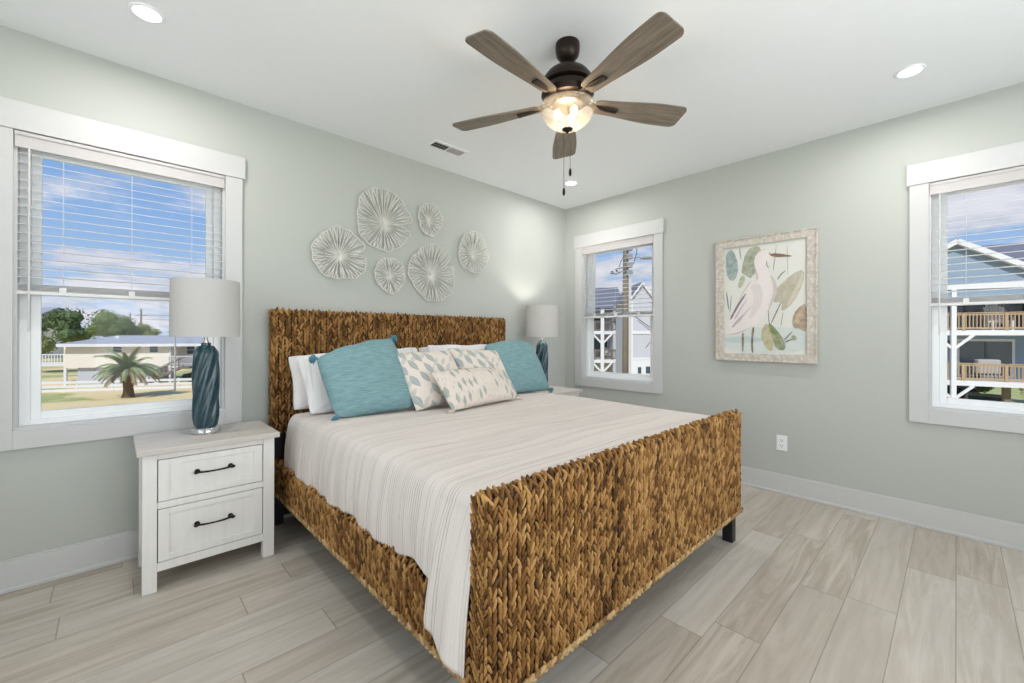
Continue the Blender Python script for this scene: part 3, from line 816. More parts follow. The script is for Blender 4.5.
# ================================================================== CORAL WALL DISCS
METW = mat('white_painted_wire', (216, 214, 208), .55, noise=.02)
def coral(cx, cz, rx, rz_, notch, seed, label):
    rg = np.random.default_rng(seed); root = empty('wall_disc', (cx, 0, cz), 0, label, 'wall art', 'white coral wire discs above the headboard')
    ph_ = rg.uniform(0, 6, 4)
    def rim(th):
        f = 1+.035*math.sin(3*th+ph_[0])+.03*math.sin(5*th+ph_[1])+.018*math.sin(11*th+ph_[2])+.012*math.sin(17*th+ph_[3])
        if notch is not None:
            d = abs((th-notch+PI) % (2*PI)-PI); f *= 1-.42*math.exp(-(d/.13)**2)
        return f
    def pt(th, q):
        return Vector((rx*rim(th)*q*math.cos(th), -.012-.028*q**1.5-.004*math.sin(7*th+ph_[1])*q, rz_*rim(th)*q*math.sin(th)))
    n = 96
    MB().tube([pt(2*PI*k/n, 1) for k in range(n+1)], .0036, 6).build('rim', METW, root, smooth='all')
    b_ = MB(); nb = max(18, int(26*rx/.2)+6)
    off = Vector((rg.uniform(-.05, .05)*rx, 0, -rg.uniform(0, .15)*rz_))
    for k in range(nb):
        th = 2*PI*(k+rg.uniform(-.25, .25))/nb; dth = 2*PI/nb; sp = rg.uniform(.42, .6)
        base_ = [pt(th, q)+off*(1-q) for q in (.02, .2, sp)]
        b_.tube(base_, [.0026, .0035, .0038], 5)
        for s_ in (-1, 1):
            th2 = th+s_*dth*rg.uniform(.2, .3); mid = pt(th+(th2-th)*.6, (sp+1)/2)+off*(1-(sp+1)/2)
            b_.tube([base_[-1], mid, pt(th2, 1)], [.0037, .0034, .0030], 5)
            if rg.random() < .6: b_.tube([mid, pt(th2+s_*dth*.22, 1)], .0028, 5)
    b_.tube([(off[0], 0, off[2]), (off[0], -.014, off[2])], .006, 8)
    b_.build('ribs', METW, root, smooth='all')
coral(-2.646, 1.850, .203, .190, .15, 1, 'notched white coral disc at the far left of the wall group')
coral(-2.298, 2.170, .235, .245, -.1, 2, 'largest white coral disc, at the top of the wall group')
coral(-1.876, 2.255, .118, .142, None, 3, 'small white coral disc at the upper right, beside the largest one')
coral(-2.249, 1.735, .130, .140, None, 4, 'small white coral disc at the bottom of the group, between two large ones')
coral(-1.844, 1.795, .232, .245, .5, 5, 'large white coral disc at the bottom right above the headboard')
coral(-1.397, 2.035, .175, .195, None, 6, 'white coral disc at the far right of the wall group')

# ================================================================== HERON PICTURE
def b_pframe(t, b, v):
    x, y, z = t.sep(v)
    g = t.noise(v, 30, 5, .7, .8); g2 = t.noise(t.comb(x, t.m('MULTIPLY', y, 12.), t.m('MULTIPLY', z, 3.)), 8, 3)
    c = t.mix(t.ss(g, .4, .62), lin((184, 174, 162)), lin((208, 202, 193))); c = t.mix(t.ss(g2, .6, .75, 0, .5), c, lin((140, 124, 108)))
    t.put(b.inputs['Base Color'], c); t.put(b.inputs['Normal'], t.bump(g, .3, .004))
PFR = mat('weathered_whitewash_frame', rough=.7, build=b_pframe)
pic = empty('framed_picture', (0, -2.088, 1.555), 0, 'framed watercolour of a white heron among leaves in a weathered whitewashed frame', 'picture')
ya, yb, za, zb = -2.453, -1.722, 1.042, 2.072; fw = .066
ly, lz = -2.088, 1.555
m_ = MB()
for (y0, y1, z0, z1) in ((ya, ya+fw, za, zb), (yb-fw, yb, za, zb), (ya+fw, yb-fw, za, za+fw), (ya+fw, yb-fw, zb-fw, zb)):
    m_.box(-.034, -.004, y0-ly, y1-ly, z0-lz, z1-lz)
for (y0, y1, z0, z1) in ((ya, ya+.012, za, zb), (yb-.012, yb, za, zb), (ya+.012, yb-.012, za, za+.012), (ya+.012, yb-.012, zb-.012, zb)):
    m_.box(-.040, -.034, y0-ly, y1-ly, z0-lz, z1-lz)
m_.build('frame', PFR, pic, bevel=.002)
ART = {'water': [(-1.788, 1.295), (-1.943, 1.322), (-2.107, 1.325), (-2.26, 1.322), (-2.389, 1.3), (-2.389, 1.106), (-1.788, 1.106)], 'water2': [(-1.788, 1.238), (-1.994, 1.252), (-2.107, 1.222), (-2.027, 1.194), (-1.788, 1.195)],
'teal_leaf': [(-1.80, 1.969), (-1.855, 1.999), (-1.904, 1.843), (-1.874, 1.716), (-1.812, 1.741), (-1.795, 1.875)], 'olive_leaf': [(-1.917, 1.796), (-1.959, 1.966), (-2.025, 2.001), (-2.071, 1.976), (-2.058, 1.897), (-2.009, 1.722), (-1.942, 1.765)], 'small_leaf': [(-1.891, 1.658), (-1.917, 1.768), (-1.959, 1.745), (-1.925, 1.656)],
'stem1': [(-2.251, 1.971), (-2.257, 1.971), (-2.262, 1.732), (-2.256, 1.732)], 'stem4': [(-2.176, 1.978), (-2.182, 1.977), (-2.162, 1.777), (-2.155, 1.778)], 'reed1': [(-1.799, 1.637), (-1.81, 1.627), (-1.828, 1.465), (-1.814, 1.494)], 'reed2': [(-1.904, 1.992), (-1.911, 1.995), (-1.922, 1.897), (-1.915, 1.898)],
'reed5': [(-1.840, 1.60), (-1.847, 1.60), (-1.835, 1.45), (-1.828, 1.45)], 'stem5': [(-2.118, 1.50), (-2.123, 1.50), (-2.135, 1.34), (-2.128, 1.34)], 'stem6': [(-2.225, 1.44), (-2.23, 1.44), (-2.215, 1.33), (-2.209, 1.33)],
'wing2': [(-1.804, 1.305), (-1.874, 1.417), (-1.951, 1.515), (-1.963, 1.502), (-1.883, 1.388), (-1.815, 1.276)], 'wing': [(-1.821, 1.39), (-1.951, 1.626), (-1.98, 1.605), (-1.951, 1.525), (-1.857, 1.417)],
'leg1': [(-1.926, 1.289), (-1.945, 1.289), (-1.942, 1.119), (-1.927, 1.119)], 'leg2': [(-2.004, 1.321), (-2.025, 1.336), (-2.01, 1.194), (-2.019, 1.112), (-2.001, 1.112), (-1.997, 1.194)],
'bird': [(-2.017, 1.848), (-2.025, 1.911), (-2.066, 1.954), (-2.114, 1.952), (-2.145, 1.921), (-2.153, 1.884), (-2.125, 1.862), (-2.106, 1.828), (-2.13, 1.772), (-2.176, 1.706), (-2.187, 1.617), (-2.161, 1.531), (-2.107, 1.427), (-2.059, 1.357), (-1.943, 1.276), (-1.857, 1.248), (-1.8, 1.267), (-1.807, 1.324), (-1.857, 1.455), (-1.943, 1.617), (-2.001, 1.695), (-2.058, 1.726), (-2.039, 1.782)],
'wingshade': [(-1.985, 1.669), (-2.045, 1.691), (-2.083, 1.643), (-2.083, 1.535), (-2.035, 1.43), (-1.968, 1.377), (-2.01, 1.485), (-2.018, 1.594)], 'lavender': [(-1.83, 1.40), (-1.89, 1.52), (-1.955, 1.615), (-1.962, 1.60), (-1.90, 1.50), (-1.842, 1.385)], 'lavender2': [(-1.812, 1.268), (-1.86, 1.256), (-1.94, 1.285), (-2.03, 1.345), (-1.94, 1.298), (-1.86, 1.270)],
'beak': [(-2.122, 1.915), (-2.184, 1.915), (-2.315, 1.871), (-2.184, 1.88), (-2.145, 1.894)], 'eye': [(-2.125, 1.924), (-2.134, 1.929), (-2.14, 1.92), (-2.131, 1.914)], 'crook': [(-2.112, 1.862), (-2.104, 1.83), (-2.125, 1.80), (-2.132, 1.805), (-2.114, 1.83), (-2.118, 1.862)],
'tan_leaf': [(-2.161, 1.601), (-2.199, 1.651), (-2.289, 1.738), (-2.368, 1.768), (-2.361, 1.654), (-2.304, 1.523), (-2.238, 1.452), (-2.212, 1.458), (-2.222, 1.527), (-2.154, 1.517)], 'tan_light': [(-2.238, 1.465), (-2.296, 1.591), (-2.365, 1.762), (-2.355, 1.655), (-2.30, 1.53)], 'brown_leaf': [(-2.287, 1.386), (-2.318, 1.462), (-2.388, 1.514), (-2.388, 1.275), (-2.333, 1.317), (-2.297, 1.309)], 'brown_light': [(-2.30, 1.37), (-2.325, 1.44), (-2.37, 1.48), (-2.35, 1.40), (-2.33, 1.33)],
'low_olive': [(-2.067, 1.267), (-2.115, 1.382), (-2.162, 1.222), (-2.155, 1.116), (-2.1, 1.168)], 'low_green': [(-2.115, 1.382), (-2.185, 1.301), (-2.238, 1.214), (-2.246, 1.137), (-2.185, 1.144), (-2.154, 1.231)],
'stem2': [(-2.184, 1.705), (-2.214, 1.754), (-2.255, 1.774), (-2.22, 1.743), (-2.19, 1.697)], 'stem3': [(-2.142, 1.359), (-2.177, 1.442), (-2.212, 1.524), (-2.216, 1.517), (-2.185, 1.438), (-2.148, 1.351)],
'reed3': [(-2.231, 1.223), (-2.29, 1.292), (-2.294, 1.285), (-2.237, 1.214)], 'reed4': [(-2.238, 1.206), (-2.304, 1.241), (-2.307, 1.232), (-2.243, 1.197)], 'bud': [(-2.283, 1.249), (-2.301, 1.263), (-2.326, 1.232), (-2.307, 1.215), (-2.29, 1.223)], 'feather1': [(-1.865, 1.40), (-1.92, 1.50), (-1.985, 1.585), (-1.93, 1.49), (-1.88, 1.39)], 'feather2': [(-1.88, 1.36), (-1.95, 1.455), (-2.02, 1.52), (-1.96, 1.44), (-1.90, 1.35)], 'feather3': [(-1.845, 1.33), (-1.90, 1.40), (-1.955, 1.45), (-1.91, 1.385), (-1.86, 1.32)],
'breast': [(-2.13, 1.76), (-2.176, 1.70), (-2.19, 1.617), (-2.163, 1.531), (-2.11, 1.427), (-2.145, 1.53), (-2.165, 1.62), (-2.155, 1.69)], 'neck_line': [(-2.02, 1.84), (-2.035, 1.79), (-2.056, 1.73), (-2.03, 1.70), (-2.045, 1.735), (-2.026, 1.79)], 'back_line': [(-1.995, 1.70), (-1.94, 1.62), (-1.87, 1.47), (-1.93, 1.61), (-1.99, 1.705)], 'crest': [(-2.03, 1.915), (-2.05, 1.945), (-2.09, 1.962), (-2.12, 1.955), (-2.085, 1.955), (-2.05, 1.935)],
'leaf_vein1': [(-1.935, 1.78), (-1.985, 1.87), (-2.03, 1.98), (-1.98, 1.87)], 'leaf_vein2': [(-1.815, 1.75), (-1.85, 1.86), (-1.86, 1.98), (-1.843, 1.86)], 'leaf_vein3': [(-2.30, 1.32), (-2.34, 1.40), (-2.385, 1.49), (-2.345, 1.40)], 'leaf_vein4': [(-2.117, 1.375), (-2.18, 1.26), (-2.235, 1.15), (-2.175, 1.26)], 'mark': [(-2.268, 1.142), (-2.348, 1.141), (-2.348, 1.138), (-2.268, 1.139)]}
ACOL = dict(water=(202, 211, 208), water2=(184, 198, 198), teal_leaf=(138, 158, 158), olive_leaf=(148, 156, 130), small_leaf=(166, 172, 140), stem1=(178, 178, 168), stem4=(160, 158, 146), reed1=(120, 128, 128), reed2=(110, 114, 116), reed5=(140, 140, 134), stem5=(120, 112, 100), stem6=(150, 142, 126),
    wing2=(186, 170, 182), wing=(150, 138, 152), leg1=(128, 104, 90), leg2=(118, 92, 78), bird=(228, 219, 217), wingshade=(216, 206, 205), lavender=(120, 108, 126), lavender2=(198, 176, 186), beak=(118, 84, 60), eye=(60, 44, 34), crook=(160, 150, 150), tan_leaf=(176, 170, 150), tan_light=(198, 190, 166), brown_leaf=(158, 138, 114), brown_light=(184, 158, 124),
    low_olive=(176, 166, 122), low_green=(128, 136, 96), stem2=(120, 124, 120), stem3=(110, 100, 84), reed3=(112, 100, 82), reed4=(120, 110, 90), bud=(140, 140, 104), mark=(190, 190, 186), feather1=(196, 180, 188), feather2=(204, 188, 192), feather3=(176, 160, 174), breast=(202, 190, 190), neck_line=(190, 176, 180), back_line=(170, 156, 166), crest=(196, 184, 186), leaf_vein1=(112, 122, 98), leaf_vein2=(108, 130, 132), leaf_vein3=(128, 104, 78), leaf_vein4=(96, 106, 70))
def chaikin(p, n=2):
    for _ in range(n):
        q = []
        for i in range(len(p)):
            a, b_ = p[i], p[(i+1) % len(p)]
            q += [(a[0]*.75+b_[0]*.25, a[1]*.75+b_[1]*.25), (a[0]*.25+b_[0]*.75, a[1]*.25+b_[1]*.75)]
        p = q
    return p
def b_paint(t, b, v):
    at_ = t.n('ShaderNodeAttribute', attribute_name='paint').outputs['Color']
    n = t.noise(v, 28, 4, .6, .5)
    t.put(b.inputs['Base Color'], t.mix(t.ss(n, .3, .75, 0, .42), at_, lin((214, 212, 206))))
PAINT = mat('watercolour_print', rough=.75, spec=.2, build=b_paint)
pv = []; pf = []; pc = []
def poly(p, x_, c):
    o_ = len(pv); pv.extend([(x_, a-ly, b_-lz) for a, b_ in p]); pf.append(tuple(range(o_, o_+len(p)))); pc.extend([(*lin(c), 1)]*len(p))
poly([(ya+.05, za+.05), (yb-.05, za+.05), (yb-.05, zb-.05), (ya+.05, zb-.05)], -.018, (218, 218, 212))
for k, (nm, p) in enumerate(ART.items()):
    poly(chaikin(p, 1 if ('leaf' in nm or 'low' in nm or 'feather' in nm or 'line' in nm or 'leg' in nm or 'reed' in nm or 'stem' in nm or nm in ('beak', 'mark', 'water')) else 2), -.0182-.00012*k, ACOL[nm])
me = bpy.data.meshes.new('print'); me.from_pydata(pv, [], pf); me.materials.append(PAINT)
ca = me.color_attributes.new('paint', 'FLOAT_COLOR', 'POINT'); ca.data.foreach_set('color', [q for c in pc for q in c]); me.update()
pr = link(bpy.data.objects.new('print', me), pic)
MB().box(-.0175, -.006, ya+.02-ly, yb-.02-ly, za+.02-lz, zb-.02-lz).build('backing_board', mat('backing_board', (190, 180, 165), .8), pic)

# ------------------------------------------------------------------ outlet
ol = empty('wall_outlet', (0, -2.217, .401), 0, 'white wall outlet plate low on the wall below the heron picture', 'outlet')
MB().box(-.006, 0, -.037, .037, -.060, .060).build('cover_plate', VINYL, ol, bevel=.002)
m_ = MB(); DK = mat('socket_slot_dark', (60, 60, 60), .6)
for zc_ in (-.021, .021):
    m_.cur = 0; m_.box(-.0085, -.006, -.017, .017, zc_-.015, zc_+.015)
    m_.cur = 1
    for yy in (-.007, .007): m_.box(-.0089, -.0085, yy-.0014, yy+.0014, zc_-.002, zc_+.009)
    m_.box(-.0089, -.0085, -.003, .003, zc_-.011, zc_-.006)
m_.build('socket', [VINYL, DK], ol)

# ================================================================== CEILING: vent, recessed lights, fan
vt = empty('ceiling_vent', (-1.935, -.38, H), 0, 'white ceiling air vent with dark louvres above the wall discs', 'vent')
m_ = MB(); m_.box(-.165, .165, -.068, -.044, -.006, 0); m_.box(-.165, .165, .044, .068, -.006, 0); m_.box(-.165, -.142, -.044, .044, -.006, 0); m_.box(.142, .165, -.044, .044, -.006, 0); m_.box(-.004, .004, -.044, .044, -.006, 0)
m_.build('frame', CEIL, vt, bevel=.001)
m_ = MB(); m_.box(-.142, .142, -.044, .044, -.0012, 0); m_.build('duct_opening', mat('duct_dark', (40, 38, 36), .8), vt)
m_ = MB()
for k in range(9):
    for sg, xa, xb in ((-1, -.142, -.004), (1, .004, .142)):
        if sg < 0 and k % 3 == 1: m_.beam((xa, -.040+k*.010, -.0035), (xb, -.040+k*.010, -.0035), .0035, .0008)
    
for k in range(20):
    xx = .008+k*.0068; m_.beam((xx, -.044, -.0035), (xx, .044, -.0035), .0055, .001, up=(.35, 0, 1))
m_.build('louvres', mat('vent_louvre', (176, 172, 168), .5), vt)

CANL = mat('led_lens', (255, 250, 240), .4, emit=(255, 248, 238), es=9)
def downlight(x_, y_, label, power=9):
    r = empty('recessed_light', (x_, y_, H), 0, label, 'ceiling light', 'round recessed ceiling lights')
    MB().lathe([(.050, -.001), (.052, -.006), (.062, -.006), (.066, -.001), (.066, 0), (.050, 0)], n=40, cap=False).build('trim_ring', CEIL, r, smooth=True)
    MB().lathe([(.0001, -.003), (.050, -.003), (.050, -.0005)], n=40, cap=False).build('lens', CANL, r)
    light('recessed_lamp', 'AREA', (x_, y_, H-.012), power, (1, .97, .94), None, shape='DISK', size=.10)
downlight(-3.755, -.589, 'round recessed ceiling light at the upper left above the large window')
downlight(-.62, -2.988, 'round recessed ceiling light at the upper right near the right-hand window')
downlight(-.631, -.585, 'round recessed ceiling light near the room corner, just below the fan pull chains', 10)

ORB = mat('oil_rubbed_bronze', (48, 38, 32), .38, .7, noise=.05)
def b_blade(t, b, v):
    x, y, z = t.sep(v)
    g = t.noise(t.comb(t.m('MULTIPLY', x, 5.), t.m('MULTIPLY', y, 70.), z), 1, 5, .62, .5)
    t.put(b.inputs['Base Color'], t.mix(t.ss(g, .25, .75), lin((98, 88, 77)), lin((136, 125, 112)))); t.put(b.inputs['Normal'], t.bump(g, .1, .002))
BLADE = mat('weathered_grey_oak_blade', rough=.5, spec=.35, build=b_blade)
FX, FY = -2.18, -1.80
fan = empty('ceiling_fan', (FX, FY, H), 0, 'five-blade ceiling fan with grey wood blades, bronze motor and lit glass bowl', 'ceiling fan')
MB().lathe([(.061, 0), (.062, -.034), (.057, -.060), (.043, -.078), (.030, -.088), (.018, -.092)][::-1], n=40, cap=False).build('canopy', ORB, fan, smooth=True)
MB().lathe([(.020, -.13), (.028, -.122), (.028, -.10), (.013, -.092), (.0125, -.075)], n=24).build('downrod', ORB, fan, smooth=True)
MB().lathe([(.02, -.125), (.05, -.127), (.075, -.135), (.104, -.155), (.122, -.178), (.130, -.200), (.131, -.215), (.118, -.222), (.080, -.226)][::-1], n=48).build('motor_housing', ORB, fan, smooth=True)
MB().lathe([(.128, -.236), (.134, -.262), (.118, -.284), (.075, -.292)], n=48).build('flywheel_band', ORB, fan, smooth=True)
MB().lathe([(.080, -.222), (.078, -.26)], n=40).build('motor_collar', mat('antique_brass', (150, 120, 88), .35, .8), fan, smooth=True)
MB().lathe([(.072, -.288), (.066, -.30), (.080, -.308), (.080, -.315)], n=40).build('light_fitter', ORB, fan, smooth=True)
def blade(ang):
    # holder arm
    m_ = MB()
    Rm = Matrix.Rotation(ang, 4, 'Z')
    m_.beam((.075, 0, -.278), (.15, 0, -.298), .030, .012); m_.beam((.15, 0, -.2965), (.275, 0, -.312), .034, .010)
    m_.xform(Rm)
    iron = m_.build('blade_iron', ORB, fan, bevel=.003)
    prof = []
    x0, x1 = .145, .652
    def hw(x_):
        q = (x_-x0)/(x1-x0); w_ = .046+.030*sstep(0, .75, q)
        rr = .032
        if x_ > x1-rr: w_ = w_-rr+rr*math.sqrt(max(0, 1-((x_-(x1-rr))/rr)**2)) 
        if q < .06: w_ *= .75+.25*math.sqrt(q/.06)
        return w_
    xs = [x0+(x1-x0)*k/22 for k in range(20)]+[x1-.032+.032*math.sin(PI/2*k/8) for k in range(1, 9)]
    xs = sorted(set(xs)); vs = []; fs = []; n = len(xs)
    for s_, zz in ((0, -.0035), (1, .0035)):
        for x_ in xs:
            for sd_ in (-1, 1): vs.append((x_, sd_*hw(x_), zz))
    for k in range(n-1):
        a = 2*k; fs.append((a, a+2, a+3, a+1)); b_ = 2*n+2*k; fs.append((b_, b_+1, b_+3, b_+2))
        fs.append((a, b_, b_+2, a+2)); fs.append((a+1, a+3, b_+3, b_+1))
    fs.append((0, 1, 2*n+1, 2*n)); e = 2*(n-1); fs.append((e, 2*n+e, 2*n+e+1, e+1))
    m_ = MB(); m_.add(vs, fs)
    o_ = m_.build('blade', BLADE, fan, bevel=.0015)
    o_.matrix_local = Rm @ Matrix.Translation((0, 0, -.300)) @ Matrix.Rotation(math.radians(-11), 4, 'X')
    return o_
for k in range(5): blade(math.radians(41.2+72*k))
def b_bowl(t, b, v):
    nt = t.nt; out = nt.nodes['Material Output']
    tr = t.n('ShaderNodeBsdfTransparent'); tr.inputs[0].default_value = (.93, .90, .84, 1)
    seed = t.n('ShaderNodeTexVoronoi'); t.put(seed.inputs['Vector'], v); seed.inputs['Scale'].default_value = 90
    sp = t.ss(seed.outputs['Distance'], .10, .32, 1, 0)
    tl = t.n('ShaderNodeBsdfTranslucent'); tl.inputs[0].default_value = (.95, .9, .82, 1)
    gl = t.n('ShaderNodeBsdfGlossy'); gl.inputs['Roughness'].default_value = .08
    t.put(gl.inputs['Normal'], t.bump(sp, .6, .004))
    lw = t.n('ShaderNodeLayerWeight'); lw.inputs[0].default_value = .35
    m1 = t.n('ShaderNodeMixShader'); t.put(m1.inputs[0], t.m('ADD', .10, t.m('MULTIPLY', sp, .22))); nt.links.new(tr.outputs[0], m1.inputs[1]); nt.links.new(tl.outputs[0], m1.inputs[2])
    m2 = t.n('ShaderNodeMixShader'); t.put(m2.inputs[0], t.m('MULTIPLY', lw.outputs['Facing'], .55)); nt.links.new(m1.outputs[0], m2.inputs[1]); nt.links.new(gl.outputs[0], m2.inputs[2])
    nt.links.new(m2.outputs[0], out.inputs[0])
BOWL = mat('seeded_glass', build=b_bowl, noise=None)
bp = [(.0165, -.434)]+[(.136*math.sin(a)**.9, -.325-.109*math.cos(a)) for a in [PI/2*k/12 for k in range(1, 13)]]+[(.140, -.318)]
MB().lathe(bp, n=56, cap=False).build('glass_bowl', BOWL, fan, smooth='all')
MB().lathe([(.0005, -.460), (.006, -.454), (.012, -.446), (.026, -.439), (.028, -.434), (.012, -.428), (.005, -.42), (.005, -.315)], n=24).build('finial', ORB, fan, smooth=True)
BULB = mat('warm_bulb_glow', (255, 226, 180), .4, emit=(255, 205, 140), es=7)
for k in range(3):
    a = math.radians(20+120*k); MB().ball((.052*math.cos(a), .052*math.sin(a), -.362), .018, 12, (1, 1, 1.5)).build('bulb', BULB, fan, smooth='all')
CH = mat('chain_bronze', (90, 80, 72), .4, .6)
for dx, dy, ln in ((-.010, .014, .286), (.011, -.010, .187)):
    zb_ = -.447-ln
    c_ = MB().tube([(dx, dy, -.32), (dx, dy, zb_)], .0013, 5).build('pull_chain', CH, fan)
    MB().lathe([(.001, zb_-.042), (.005, zb_-.038), (.0078, zb_-.026), (.006, zb_-.008), (.0025, zb_)], (dx, dy, 0), 12).build('pull_fob', ORB, c_, smooth=True)
light('fan_lamp', 'POINT', (FX, FY, H-.37), 7, (1, .80, .56), shadow_soft_size=.05)

# ================================================================== OUTSIDE
GZ = -3.6
def b_ground(t, b, v):
    n = t.noise(v, .12, 5, .6); n2 = t.noise(v, .9, 4, .6)
    c = t.mix(t.ss(n, .47, .56), lin((220, 198, 148)), lin((158, 164, 100)))
    c = t.mix(t.ss(n2, .4, .7, 0, .45), c, lin((214, 198, 168)))
    t.put(b.inputs['Base Color'], c)
GRD = mat('sandy_grass_ground', rough=.95, spec=.1, build=b_ground)
struct_g = MB().box(-260, 320, -260, 320, GZ-.3, GZ).build('ground', GRD, None, kind='structure')

def siding(name, col, pitch=.2, dark=.82):
    def bld(t, b, v):
        x, y, z = t.sep(v); f = t.m('FRACT', t.m('DIVIDE', t.m('ADD', z, 50.), pitch)); c = lin(col)
        t.put(b.inputs['Base Color'], t.mix(t.ss(f, .0, .1, 1, 0), c, tuple(q*dark for q in c)))
        t.put(b.inputs['Normal'], t.bump(f, .4, .02))
    return mat(name, rough=.7, build=bld, spec=.2)
CREAM = siding('cream_siding', (232, 224, 212)); GREYB = siding('blue_grey_siding', (142, 160, 180)); LAV = siding('pale_grey_siding', (196, 196, 204)); GBASE = mat('grey_garage_wall', (188, 190, 198), .8)
ROOFG = mat('grey_shingle', (152, 154, 162), .9, noise=.12, nscale=3); ROOFD = mat('dark_slate_shingle', (108, 110, 122), .9, noise=.15, nscale=3)
EXW = mat('white_exterior_paint', (222, 222, 224), .6); WOOD = mat('raw_deck_wood', (174, 150, 118), .8, noise=.12, nscale=3)
DKW = mat('dark_window_glass', (66, 80, 92), .15, spec=.6); GREYWD = mat('brown_grey_wood', (120, 112, 104), .8)  # brown-grey wood for stairs, piling and balcony railing

# --- cream beach house on pilings, seen through the large window
hA = empty('beach_house', (-7.41, 55.23, GZ), math.radians(-24.4), 'cream beach house on pilings with a long grey roof beyond the fence', 'house')
z = lambda q: q-GZ
m_ = MB(); m_.box(0, 8.3, 0, 5, z(-1.93), z(.36)); m_.box(8.3, 13, 1.6, 5, z(-1.93), z(.36)); m_.build('upper_wall', CREAM, hA)
m_ = MB(); m_.box(.9, 7.0, .3, 4.8, 0, z(-1.93)); m_.build('garage_wall', GBASE, hA)
m_ = MB(); v_ = [(-.25, -.5, z(.36)), (13.5, -.5, z(.36)), (13.5, 2.6, z(1.20)), (2.9, 2.6, z(1.20)), (13.5, 5.3, z(.36)), (3.2, 5.3, z(.36))]
v_ += [(a, b_, c-.18) for a, b_, c in v_]
m_.add(v_, [(0, 1, 2, 3), (3, 2, 4, 5), (6, 9, 8, 7), (9, 11, 10, 8), (0, 3, 9, 6), (3, 5, 11, 9), (1, 7, 8, 2), (2, 8, 10, 4), (0, 6, 7, 1), (5, 4, 10, 11)])
m_.build('roof', ROOFG, hA)
MB().box(-.27, 13.55, -.56, -.5, z(.10), z(.38)).build('fascia', EXW, hA)
MB().box(3.2, 3.5, 1.6, 1.9, z(.85), z(1.15)).build('roof_vent', EXW, hA)
for x0, x1, za_, zb_ in ((3.78, 4.44, -.5, .22), (6.71, 7.37, -.48, .13), (9.3, 9.95, -.75, .11)):
    y_ = -.03 if x0 < 8 else 1.55
    wf = MB().box(x0-.06, x1+.06, y_-.02, y_+.03, z(za_)-.06, z(zb_)+.06).build('window', EXW, hA)
    m_ = MB(); m_.box(x0, x1, y_-.03, y_-.02, z(za_), z(zb_)); m_.build('pane', DKW, wf)
    MB().box(x0, x1, y_-.04, y_-.03, z((za_+zb_)/2)-.02, z((za_+zb_)/2)+.02).build('muntin', EXW, wf)
for xx, yy in ((.1, .1), (1.2, 4.9), (8.4, .0), (10.6, .0), (12.9, .0), (7.2, .2)): MB().box(xx-.1, xx+.1, yy-.1, yy+.1, 0, z(-1.93)).build('piling', EXW, hA)
for xx in (8.4, 10.6, 12.9): MB().box(xx-.06, xx+.06, -.1, .02, z(-1.9), z(.3)).build('porch_post', EXW, hA)
MB().box(8.3, 13, -.2, 1.6, z(-2.1), z(-1.9)).build('deck', EXW, hA); MB().box(-3.2, 0, 1, 4.5, z(-1.75), z(-1.6)).build('deck', EXW, hA)
m_ = MB()
for za_ in (-.95, -1.75): m_.box(8.3, 13, -.2, -.14, z(za_), z(za_)+.07)
k = 8.3
while k < 13: m_.box(k, k+.05, -.19, -.15, z(-1.75), z(-.95)); k += .18
m_.build('railing', EXW, hA); m_ = MB()
for za_ in (-.70, -1.5): m_.box(-3.0, 0, 1, 1.06, z(za_), z(za_)+.08)
k = -3.0
while k < 0: m_.box(k, k+.05, 1.01, 1.05, z(-1.6), z(-.70)); k += .22
m_.build('railing', EXW, hA)
m_ = MB(); a0 = (9.9, -.9, z(-1.9)); b0 = (6.9, -.9, .05)
for dy in (0, .9): m_.beam((a0[0], a0[1]-dy, a0[2]), (b0[0], b0[1]-dy, b0[2]), .06, .25); m_.beam((a0[0], a0[1]-dy, a0[2]+.9), (b0[0], b0[1]-dy, b0[2]+.9), .06, .08)
for k in range(10):
    q = (k+.5)/10; xx = a0[0]+(b0[0]-a0[0])*q; zz = a0[2]+(b0[2]-a0[2])*q; m_.box(xx-.15, xx+.15, a0[1]-.9, a0[1], zz-.02, zz+.03)
    m_.box(xx-.03, xx+.03, a0[1]-.92, a0[1]-.86, zz, zz+.9)
m_.box(9.7, 10.6, -1.9, -.2, z(-2.1), z(-1.9)); m_.build('stairs', GREYWD, hA)

# --- white board fence
fe = empty('board_fence', (-8.38, 49.4, GZ), math.atan2(-4.33, 9.53), 'low white rail fence running in front of the beach house', 'fence')
m_ = MB()
for k in range(-4, 9): MB().box(k*2.4-.06, k*2.4+.06, -.06, .06, 0, .95).build('post', EXW, fe)
for zz in (.80, .45, .12): m_.box(-9.6, 19.2, -.09, -.06, zz-.11, zz+.11)
m_.build('rail', EXW, fe)

